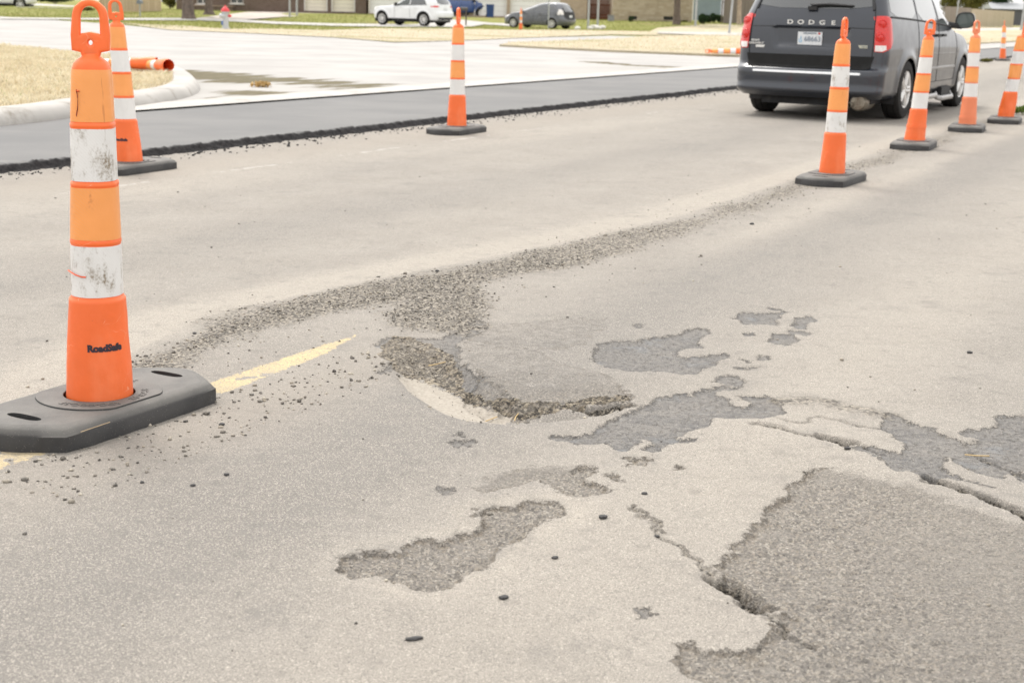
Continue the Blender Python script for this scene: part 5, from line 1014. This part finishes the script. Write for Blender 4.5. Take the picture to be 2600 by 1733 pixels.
def house(name, label, x0, x1, yb, wall, depth=11, wh=2.9, opens=(), rise=2.0):
    """front wall with real openings facing the street; openings: (kind, x0, x1, y_top, y_bottom)"""
    Y, X0, X1, z = span(x0, x1, yb); gp = Vector((X0, Y, z)); t = thing(name, label, 'house', ((X0+X1)/2, Y, z)); cx = (X0+X1)/2; hw = (X1-X0)/2
    rects = []
    for o in opens:
        a, b = atd(o[1], Y)-cx, atd(o[2], Y)-cx; zt, zb = zof(gp, o[1], o[3])-z, zof(gp, o[1], o[4])-z; rects.append((o[0], a, b, min(zt, wh-.12), max(zb, 0.)))
    xs = sorted(set([-hw, hw]+[q for r in rects for q in r[1:3]])); mb = MB()
    for i in range(len(xs)-1):
        xa, xb = xs[i], xs[i+1]; zs = [(0-.4, wh)]
        for k, a, b, zt, zb in rects:
            if a < (xa+xb)/2 < b: zs = [q for s0, s1 in zs for q in ((s0, min(s1, zb)), (max(s0, zt), s1)) if q[1]-q[0] > .01]
        for s0, s1 in zs: mb.box(((xa+xb)/2, .12, (s0+s1)/2), (xb-xa, .24, s1-s0))
    mb.box((-hw+.12, depth/2+.12, wh/2-.2), (.24, depth-.24, wh+.4)); mb.box((hw-.12, depth/2+.12, wh/2-.2), (.24, depth-.24, wh+.4)); mb.box((0, depth, wh/2-.2), (hw*2-.48, .24, wh+.4)); mb.build('wall', wall, t)
    rb = MB(); e = .6; h0 = wh+.0; e = .2; rb.add([(-hw-e, -e, h0), (hw+e, -e, h0), (hw+e, depth+e, h0), (-hw-e, depth+e, h0), (-hw+depth*.3, depth/2, h0+rise), (hw-depth*.3, depth/2, h0+rise), (-hw-e, -e, h0-.16), (hw+e, -e, h0-.16), (hw+e, depth+e, h0-.16), (-hw-e, depth+e, h0-.16)], [(0, 1, 5, 4), (1, 2, 5), (2, 3, 4, 5), (3, 0, 4), (0, 6, 7, 1), (1, 7, 8, 2), (2, 8, 9, 3), (3, 9, 6, 0), (6, 9, 8, 7)]); rb.build('roof', ROOF, t)
    for k, a, b, zt, zb in rects:
        c = (a+b)/2; w_ = b-a; h_ = zt-zb
        if k in ('cream', 'white'):
            m = CREAM if k == 'cream' else WDOOR; mb = MB(); n = 4
            for r in range(n): mb.box((c, .20, zb+h_*(r+.5)/n), (w_-.04, .05, h_/n-.012))
            d = mb.build('garage_door', m, t); f = MB(); f.box((a-.0, -.02, zb+h_/2), (.09, .03, h_)); f.box((b+.0, -.02, zb+h_/2), (.09, .03, h_)); f.build('door_frame', TRIM, d)
        elif k == 'win':
            mb = MB(); mb.box((c, .16, zb+h_/2), (w_, .03, h_)); d = mb.build('window', GWIN, t); f = MB()
            for q in (a+.03, c, b-.03): f.box((q, .12, zb+h_/2), (.06, .05, h_))
            for q in (zb+.03, zt-.03): f.box((c, .12, q), (w_, .045, .06))
            f.build('window_frame', TRIM, d); s = MB(); s.box((c, -.05, zb-.04), (w_+.2, .16, .07)); s.build('window_sill', TRIM, d)
        elif k == 'vent':
            mb = MB()
            for r in range(5): mb.box((c, .1, zb+h_*(r+.5)/5), (w_, .05, h_/5-.02), rx=.4)
            mb.box((c, .2, zb+h_/2), (w_, .03, h_)); mb.build('vent', M_('vent_dark', (.06, .065, .06), .8), t)
    return t
h1 = house('house', 'low brown brick house with a white framed window and cream garage doors', 448, 930, 30.5, BROWNB, opens=[('win', 585, 618, -4, 9), ('win', 500, 530, -6, 10), ('cream', 774, 830, -10, 28), ('cream', 843, 900, -10, 30)])
# brick planter ledge under the window and dark piers
Y, X0, X1, z = span(545, 635, 26.); mb = MB(); mb.box((0, .35, .24), (X1-X0, .7, .48)); pl_ = mb.build('brick_planter', BROWNB); pl_.location = ((X0+X1)/2, h1.location.y-.72, h1.location.z); mb = MB(); mb.box((0, .33, .515), (X1-X0+.1, .76, .07)); mb.build('planter_cap', M_('cap_tan', (.36, .27, .20), .8), pl_); tag(pl_, 'low brown brick planter with a tan cap under the house window', 'planter')
h2 = house('house', 'house with wide white garage doors and a buff brick pier behind the white suv', 935, 1490, 42, WDOOR if False else BUFF, opens=[('white', 938, 1090, -12, 34), ('white', 1205, 1285, -10, 40), ('white', 1297, 1420, -10, 40)], depth=10)
h3 = house('house', 'buff stone house with two low dark vents behind the bare tree trunk', 1556, 1758, 57, STONE, opens=[('vent', 1597, 1618, 41, 50), ('vent', 1686, 1712, 42, 51)], depth=12)
# blue clapboard house
Y, X0, X1, z = span(1762, 1833, 52); t = thing('house', 'blue clapboard side of a house between the stone house and the dark fence', 'house', ((X0+X1)/2, Y+.6, z)); w_ = X1-X0; BL = M_('blue_siding', (.22, .27, .30), .6, .06, 1)
mb = MB()
for r in range(22): mb.box((0, .04, -.1+.14*r+.07), (w_, .06, .15), rx=.12)
mb.box((-w_/2+.1, 4, 1.4), (.2, 8, 3.1)); mb.box((w_/2-.1, 4, 1.4), (.2, 8, 3.1)); mb.box((0, 8, 1.4), (w_-.4, .2, 3.1)); mb.build('wall', BL, t); mb = MB(); mb.box((-w_/2-.14, -.03, 1.45), (.30, .2, 3.1)); mb.build('corner_board', TRIM, t)
mb = MB(); mb.add([(-w_/2-.4, -.5, 3.0), (w_/2+.4, -.5, 3.0), (w_/2+.4, 8.5, 3.0), (-w_/2-.4, 8.5, 3.0), (0, -.5, 4.3), (0, 8.5, 4.3)], [(0, 1, 4), (1, 2, 5, 4), (2, 3, 5), (3, 0, 4, 5), (0, 3, 2, 1)]); mb.build('roof', ROOF, t)
# red-brown porch
Y, X0, X1, z = span(1452, 1557, 49); t = thing('porch', 'red brown wooden porch railing and posts beside the stone house', 'porch', ((X0+X1)/2, Y+.1, z)); w_ = X1-X0
mb = MB(); mb.box((0, 1.1, .12), (w_, 2.2, .24)); mb.build('deck', REDW, t)
for k in range(4): mb = MB(); mb.box((-w_/2+.12+(w_-.24)*k/3, .1, 1.35), (.20, .20, 2.5)); mb.build('post', REDW, t)
for zz in (.36, 1.12, 2.2): mb = MB(); mb.box((0, .1, zz), (w_-.1, .09, .12)); mb.build('rail', REDW, t)
mb = MB()
for k in range(int(w_/.14)): mb.box((-w_/2+.1+.14*k, .1, .74), (.045, .045, .68))
mb.build('balusters', REDW, t); mb = MB(); mb.box((0, 2.3, 1.4), (w_, .12, 2.9)); mb.build('back_wall', brick('pink_brick', (.36, .24, .19), (.46, .33, .27), (.45, .4, .35)), t)
def fence(label, x0, x1, yb, h, mat, post=2.4, ang=0., y2=None):
    A = at(x0, yb, .03); B = at(x1, y2 or yb, .03); d = Vector((B.x-A.x, B.y-A.y)); L = d.length; t = thing('wooden_fence', label, 'fence', (A.x, A.y, min(A.z, B.z)), math.atan2(d.y, d.x)); mb = MB(); n = int(L/.14)
    for k in range(n): mb.box((.07+k*.14, 0, h/2), (.132, .02, h+random.uniform(-.03, .03)))
    mb.build('boards', mat, t); mb = MB()
    for zz in (.35, h-.35): mb.box((L/2, .05, zz), (L, .05, .09))
    mb.build('rails', mat, t)
    for k in range(int(L/post)+1): mb = MB(); mb.box((min(L-.05, k*post+.05), .12, h/2), (.09, .09, h)); mb.build('post', mat, t)
    return t
fence('pale new cedar fence behind the front lawn at upper left', 258, 410, 28, 1.9, FEN1)
fence('dark weathered fence to the right of the blue clapboard house', 1835, 2010, 61, 1.9, FEN3)
fence('long grey weathered fence running behind the van mirror', 2395, 2462, 70, 1.85, FEN2); fence('tan section of board fence behind the right hand channelizers', 2463, 2572, 69, 1.8, wood('tan_cedar', (.40, .335, .23), (.50, .43, .32))); fence('dark brown board section at the far right end of the fence line', 2573, 2680, 66, 1.85, FEN3)
# ---- trees and shrubs
BARK = M_('bark', (.135, .105, .085), .95, .3, 6, bump=.02, bscale=14, dirt=(.22, .19, .16), dirt_amt=.4); BARKL = M_('pale_bark', (.40, .32, .25), .9, .2, 5, bump=.01)
def leafmat(nm, a, b_, c_): return blade_mat(nm, [(0, a), (.6, b_), (1, c_)])
LF = leafmat('tree_leaves', (.045, .065, .02), (.09, .115, .03), (.17, .17, .05)); LFY = leafmat('olive_leaves', (.10, .105, .03), (.17, .16, .045), (.27, .235, .075)); LFD = leafmat('shrub_leaves', (.022, .045, .020), (.045, .085, .035), (.085, .13, .055))
def leaves(name, mat, parent, cen, rad, n, size, lumps=9, flat=1.):
    cs = []; 
    for _ in range(lumps):
        a = rng.normal(0, 1, 3); a /= np.linalg.norm(a); cs.append((np.array(cen)+a*np.array(rad)*rng.uniform(.3, .75), rng.uniform(.3, .52)))
    pts = []
    for c_, k in cs:
        m_ = n//lumps; d = rng.normal(0, 1, (m_, 3)); d /= np.linalg.norm(d, axis=1)[:, None]; pts.append(c_+d*np.array(rad)*k*rng.uniform(.55, 1.08, (m_, 1)))
    p = np.concatenate(pts); p = p[p[:, 2] > .02]; n = len(p); a = rng.normal(0, 1, (n, 3)); a /= np.linalg.norm(a, axis=1)[:, None]; b_ = np.cross(a, rng.normal(0, 1, (n, 3))); b_ /= np.linalg.norm(b_, axis=1)[:, None]; s = size*rng.uniform(.6, 1.3, (n, 1))
    v = np.stack([p-a*s, p+b_*s*.45, p+a*s, p-b_*s*.45], 1).reshape(-1, 3); k = np.arange(n)*4; return link(name, fast_mesh(name, v, np.stack([k, k+1, k+2, k+3], 1), {'tone': np.repeat(rng.uniform(0, 1, n), 4)}), mat, parent)
def tree(name, label, x, yb, wpx, h=8., mat=LF, bark=BARK, crown=(3.2, 3.2, 2.4), group=None, n=7000, z=.05):
    g0 = at(x, yb, z); r = wpx/2*g0.y/FPX; t = thing(name, label, 'tree', tuple(g0), random.uniform(0, 6), group); mb = MB(); lean = random.uniform(-.15, .15)
    hs_ = [0, .12, .35, 1.0, 2.2, h*.55]; rs_ = [r*1.75, r*1.35, r*1.08, r, r*.92, r*.6]; mb.tube([(lean*q*.3, .04*q*math.sin(q), q-.05) for q in hs_], rs_, 14)
    for v_i in range(14*3): 
        i = len(mb.v)-14*6+v_i; v = mb.v[i]; k = 1+.18*math.sin(v_i*2.3); mb.v[i] = (v[0]*k, v[1]*k, v[2])
    top = Vector((lean*h*.55*.3, 0, h*.55-.1))
    for k in range(5):
        a = k*1.26+random.random(); e = top+Vector((math.cos(a)*crown[0]*.6, math.sin(a)*crown[1]*.6, h*.25+random.random()*h*.1)); mb.tube([top-Vector((0, 0, .4)), top.lerp(e, .5)+Vector((0, 0, .25)), e], [r*.5, r*.3, r*.1], 8)
    mb.build('trunk', bark, t, True); leaves('crown', mat, t, (top.x, 0, h*.55+crown[2]*.75), crown, n, .16); return t
tree('tree', 'thick dark tree trunk on the lawn left of the fire hydrant', 479, 51, 27, 8, group='trees on the front lots'); tree('tree', 'dark tree trunk just behind the fire hydrant, in front of the brown house', 530, 36, 18, 8, group='trees on the front lots')
tree('tree', 'bare brown tree trunk with spreading foot in front of the stone house', 1717, 70, 17, 8, group='trees on the front lots'); tree('tree', 'slim pale tree trunk beside the left tail lamp of the van', 1876, 72, 11, 7, bark=BARKL, crown=(2.2, 2.2, 1.6), group='trees on the front lots')
def shrub(label, x, yb, wm, hm, mat=LFD, n=2600, grp=None, size=.07):
    g0 = at(x, yb, .05); t = thing('shrub', label, 'shrub', tuple(g0), 0, grp); mb = MB()
    for k in range(4): a = k*1.6; mb.tube([(0, 0, 0), (math.cos(a)*wm*.2, math.sin(a)*wm*.2, hm*.6)], [.03, .012], 6)
    mb.build('stem', BARK, t); leaves('foliage', mat, t, (0, 0, hm*.5), (wm/2, wm/2.4, hm*.55), n, size, 8); return t
shrub('large dark green shrub against the brown brick wall', 676, 28, 1.9, 1.5); shrub('small yellow green shrub at the foot of the large dark one', 714, 28, .6, .45, LFY, 900)
shrub('loose light green shrub between the pale fence and the brown house', 432, 24, 1.3, 1.6, LFY); shrub('long dark clipped hedge behind the left driveway', 140, 10, 8.5, 1.4, LFD, 9000, size=.10)
for x, lb in ((1783, 'left'), (1803, 'middle'), (1823, 'right')): shrub('%s of the three dark round shrubs under the blue clapboard wall' % lb, x, 61-(x-1783)*.1, .95, .68, grp='round shrubs under the blue wall')
shrub('small dark shrub beside the left vent of the stone house', 1603, 56, .45, .45, n=700, grp=None); shrub('low yellowish shrub at the right foot of the bare tree trunk', 1738, 61, .6, .25, LFY, 700)
shrub('dark low shrub by the white garage wall behind the suv bonnet', 952, 33, .8, .35, n=700); shrub('low bright green weeds on the lawn seen through the nearest handle', 222, 28, 1.2, .25, LFY, 900)
for x, yb, lb in ((2420, 66, 'olive green tree rising behind the grey fence next to the van mirror'), (2470, 66, 'yellow green tree above the middle of the board fence'), (2530, 65, 'dark tree behind the tan fence section')):
    g0 = at(x, yb, .05); g1 = Vector((atd(x, g0.y+5), g0.y+5, g0.z)); t = thing('tree', lb, 'tree', tuple(g1), 0, 'trees behind the right fence'); mb = MB(); mb.tube([(0, 0, -.1), (.05, 0, 1.5), (0, .1, 4)], [.22, .17, .1], 10); mb.build('trunk', BARK, t); leaves('crown', LFD if 'dark' in lb else LFY, t, (0, 0, 3.6), (2.3, 2., 2.6), 9000, .13, 14)
# a bare twiggy bush on the car side of the grey hatchback, seen over its roof
shrub('dark bush behind the roof of the grey hatchback', 1362, 45, 1.2, 2.4, LFD, 3000)
# weed by the crumpled channelizer
g0 = at(2597, 292); t = thing('weed', 'small green weed growing by the crumpled channelizer base', 'weed', tuple(g0)); leaves('foliage', leafmat('weed_leaves', (.10, .16, .03), (.17, .25, .06), (.30, .34, .10)), t, (0, 0, .06), (.13, .10, .07), 500, .022, 5)
mb = MB(); [mb.tube([(0, 0, 0), (math.cos(k)*.06, math.sin(k)*.05, .07)], .003, 5) for k in range(5)]; mb.build('stem', M_('weed_stem', (.16, .2, .06), .8), t)
g0 = at(2508, 159); t = thing('weed', 'tiny green weed at the foot of the far asphalt edge', 'weed', (g0.x, g0.y, 0)); leaves('foliage', LFY, t, (0, 0, .06), (.25, .15, .08), 400, .035, 4)
# ---- street things
GAL = M_('galvanised', (.42, .43, .43), .5, .08, 4, metal=.3)
def post(label, x, yb, wpx, h=2.6, grp=None, sign=None, mat=GAL, lean=0., z=.06):
    g0 = at(x, yb, z); r = wpx/2*g0.y/FPX; t = thing('sign_post', label, 'post', tuple(g0), 0, grp); mb = MB()
    mb.tube([(0, 0, -.2), (lean*h, 0, h)], r, 10); mb.tube([(0, 0, -.05), (lean*.12, 0, .12)], r*1.35, 10); mb.build('pole', mat, t, True)
    mb = MB(); mb.box((lean*h, -r-.012, h-.05+.3), (.6, .006, .6)); mb.build('sign_plate', GAL, t)
    for k in (.12, .48): b_ = MB(); b_.lathe([(0, .012), (.008, .012), (.012, .001)], 8, Matrix.Translation((lean*h, -r-.015, h-.05+k)) @ Matrix.Rotation(math.pi/2, 4, 'X')); b_.build('bolt', CHROME, t)
    return t
post('left of the two thin sign posts on the lawn in front of the brown house', 736, 47, 5, grp='thin sign posts on the lots'); post('right of the two thin sign posts on the lawn in front of the brown house', 754, 46, 5, grp='thin sign posts on the lots')
post('left grey post standing in the pile of white rubble', 1493, 73, 5.5, grp='posts in the rubble'); post('right grey post standing in the pile of white rubble', 1517, 73, 5.5, grp='posts in the rubble')
post('thin grey post in front of the corner of the blue clapboard wall', 1765, 72, 5.5, grp='thin sign posts on the lots'); post('grey post leaning right beside the left rear corner of the van', 1851, 85, 5.5, lean=.05, grp='thin sign posts on the lots', z=.13)
post('thin post in front of the grey hatchback rear wheel', 1392, 74, 3.2, grp='thin sign posts on the lots'); post('pale leaning post at the right edge of the picture', 2592, 78, 6, lean=.05, grp='thin sign posts on the lots', z=.13); post('thin leaning pole behind the van mirror', 2424, 70, 3.5, lean=.06, grp='thin sign posts on the lots')
RUBW = M_('rubble_white', (.62, .60, .56), .9, .15, 8)
for x, y, s, lb in ((1466, 75, .17, 'small pale chunk at the left of the rubble around the grey posts'), (1497, 75, .18, 'pale chunk at the foot of the left grey post'), (1508, 73, .24, 'tall pale chunk between the two grey posts'), (1517, 75, .19, 'pale chunk right at the foot of the right grey post'), (1529, 74, .2, 'rightmost pale chunk of the rubble around the grey posts')):
    g0 = at(x, y, .08); bm = bmesh.new(); bmesh.ops.create_icosphere(bm, subdivisions=1, radius=1)
    for v in bm.verts: v.co *= random.uniform(.7, 1.15)
    me = bpy.data.meshes.new('rubble_chunk'); bm.to_mesh(me); bm.free(); me.transform(Matrix.Diagonal((s*1.3, s, s*.8, 1))); o = link('rubble_chunk', me, RUBW); o.location = (g0.x, g0.y, g0.z+s*.4); tag(o, lb, 'rubble', 'white rubble around the posts')
# fire hydrant
g0 = at(573, 74, .08); k_ = g0.y/FPX; t = thing('fire_hydrant', 'silver fire hydrant with red bonnet and caps beside the side street', 'fire hydrant', tuple(g0), 0); s = 58*k_/.80
SIL = M_('silver_paint', (.48, .50, .52), .4, .08, 8, metal=.2, dirt=(.3, .25, .2), dirt_amt=.3); RED = M_('hydrant_red', (.62, .05, .055), .45, .08, 8)
mb = MB(); mb.lathe([(0, .001), (0, .15), (.03, .15), (.04, .105), (.30, .10), (.52, .105), (.54, .13), (.58, .13)], 24); mb.build('barrel', SIL, t, True)
mb = MB(); mb.lathe([(.58, .15), (.61, .15), (.66, .125), (.72, .07), (.75, .035), (.75, .001)], 24); bo = mb.build('bonnet', RED, t, True); mb = MB(); mb.lathe([(.75, .022), (.80, .02), (.80, .001)], 5); mb.build('top_nut', RED, bo)
for nm, a, r_, m_2 in (('side_cap', 0, .05, RED), ('side_nozzle', math.pi, .075, SIL), ('pumper_nozzle', -math.pi/2-.5, .075, SIL)):
    M = Matrix.Rotation(a, 4, 'Z') @ Matrix.Translation((0, 0, .44)) @ Matrix.Rotation(math.pi/2, 4, 'Y'); mb = MB(); mb.lathe([(.08, r_*.8), (.13, r_*.8), (.13, r_), (.18, r_), (.19, r_*.5), (.22, r_*.3), (.22, .001)], 16, M); mb.build(nm, m_2, t, True)
mb = MB(); mb.box((-.10, -.06, .2), (.06, .05, .14)); mb.build('marker', M_('marker_blue', (.08, .16, .42), .5), t); t.scale = (s,)*3
# mailboxes
g0 = at(356, 43, .06); t = thing('mailbox', 'grey mailbox on a pale post in front of the cedar fence', 'mailbox', tuple(g0)); k_ = g0.y/FPX; mb = MB(); mb.tube([(0, 0, -.1), (0, 0, 33*k_)], .05, 8); mb.build('post', GAL, t)
mb = MB(); w2 = 6*k_; mb.add([(x_, y_, z_) for y_ in (-.25, .25) for x_, z_ in [(-w2, 31*k_)]+[(w2*math.cos(a), 36*k_+w2*.9*math.sin(a)) for a in np.linspace(math.pi, 0, 9)]+[(w2, 31*k_)]], [tuple(range(11)), tuple(range(21, 10, -1))]+[(i, (i+1) % 11, 11+(i+1) % 11, 11+i) for i in range(11)]); mb.build('box', M_('mailbox_grey', (.20, .22, .26), .5), t)
g0 = at(1183, 66, .08); t = thing('mailbox', 'dark ornate mailbox on a post with a scroll bracket in front of the blue pickup', 'mailbox', tuple(g0)); k_ = g0.y/FPX; OR = M_('cast_dark', (.06, .055, .05), .6); mb = MB(); mb.tube([(0, 0, -.1), (0, 0, 44*k_)], .045, 8); mb.build('post', M_('post_brown', (.10, .08, .065), .8), t)
mb = MB(); mb.add([(x_, z_, y_) for x_ in (-.42, .10) for z_, y_ in [(-.12, 36*k_)]+[(.12*math.cos(a), 40*k_+.12*math.sin(a)) for a in np.linspace(math.pi, 0, 9)]+[(.12, 36*k_)]], [tuple(range(11)), tuple(range(21, 10, -1))]+[(i, (i+1) % 11, 11+(i+1) % 11, 11+i) for i in range(11)]); mb.build('box', OR, t); mb = MB(); mb.tube([(-.38, 0, 34*k_), (-.30, 0, 30*k_), (-.12, 0, 29*k_), (-.02, 0, 25*k_)], .018, 6); mb.tube([(-.25, 0, 34*k_), (-.18, 0, 32*k_), (-.22, 0, 31*k_)], .014, 6); mb.build('scroll_bracket', OR, t)
# wheeled bin
g0 = at(1244, 45, .06); k_ = g0.y/FPX; t = thing('wheeled_bin', 'blue wheeled bin standing beside the blue pickup', 'bin', tuple(g0), .1); BB = M_('bin_blue', (.020, .060, .19), .5, .1, 4); w2 = 20*k_; h2_ = 33*k_
mb = MB(); mb.box((0, 0, h2_*.47), (w2*.92, w2*.9, h2_*.88)); n0 = len(mb.v); mb.v = [(v[0]*(.88 if v[2] < .3 else 1), v[1]*(.85 if v[2] < .3 else 1), v[2]) for v in mb.v]; bd = mb.build('body', BB, t)
for q in (.35, .6, .8): mb = MB(); mb.box((0, -w2*.45-.01, h2_*q), (w2*.5, .03, .03)); mb.build('rib', BB, bd)
mb = MB(); mb.box((0, -.02, h2_*.94), (w2, w2*1.02, h2_*.05), taper=.95); mb.build('lid', BB, t); mb = MB(); mb.tube([(-w2*.4, w2*.5, h2_*.93), (w2*.4, w2*.5, h2_*.93)], .02, 8); mb.build('handle', BB, t)
for sg in (-1, 1): M = Matrix.Translation((sg*w2*.42, w2*.42, .12)) @ Matrix.Rotation(math.pi/2, 4, 'Y'); mb = MB(); mb.lathe([(-.03, .001), (-.03, .12), (.03, .12), (.03, .001)], 16, M); mb.build('wheel', TYRE, t)
# potted ornament by the garage pier, siding block, dead leaf clump
g0 = at(828, 28, .06); t = thing('flower_pot', 'pale flowering pot in front of the dark pier between the garage doors', 'flower pot', (g0.x, g0.y-.5, g0.z)); mb = MB(); mb.lathe([(0, .001), (0, .11), (.25, .16), (.27, .16), (.24, .13)], 16); mb.build('pot', M_('pot_pale', (.5, .47, .42), .7), t, True); leaves('blossom', leafmat('blossom', (.35, .36, .28), (.6, .57, .52), (.7, .66, .6)), t, (0, 0, .45), (.22, .2, .25), 300, .05, 4)
g0 = at(662, 221, .07); t = thing('leaf_clump', 'clump of dead tan leaves lying in the wet gutter apron', 'dead leaves', tuple(g0)); leaves('leaf_litter', leafmat('dead_leaves', (.35, .22, .08), (.55, .38, .17), (.66, .5, .28)), t, (0, 0, .04), (.17, .15, .03), 70, .05, 5)
# utility box beside the stone house
g0 = at(1551, 54, .06); t = thing('utility_box', 'small grey utility box at the left corner of the stone house', 'utility box', tuple(g0)); mb = MB(); mb.box((0, 0, .2), (.45, .35, .4), taper=.95); mb.build('cabinet', M_('box_grey', (.24, .24, .25), .6), t); mb = MB(); mb.box((0, 0, .415), (.5, .4, .04)); mb.build('lid', M_('box_grey', (.24, .24, .25), .6), t)
# roofed block stands in for a parked flatbed's dark bulk behind the right fence
g0 = at(2560, 66, .05); t = thing('flatbed_standin', 'grey roofed block standing in for a parked flatbed, showing over the far right of the fence', 'flatbed_standin', (atd(2575, g0.y+6), g0.y+6, g0.z)); mb = MB(); mb.box((0, 2, 1.15), (6, 4, 2.3)); mb.build('wall', M_('standin_dark', (.10, .10, .11), .8), t); mb = MB(); mb.add([(-3.3, -.3, 2.3), (3.3, -.3, 2.3), (3.3, 4.3, 2.3), (-3.3, 4.3, 2.3), (-3.3, 2, 3.2), (3.3, 2, 3.2)], [(0, 1, 5, 4), (2, 3, 4, 5), (0, 4, 3), (1, 2, 5), (0, 3, 2, 1)]); mb.build('roof', M_('standin_roof', (.35, .36, .37), .7), t)
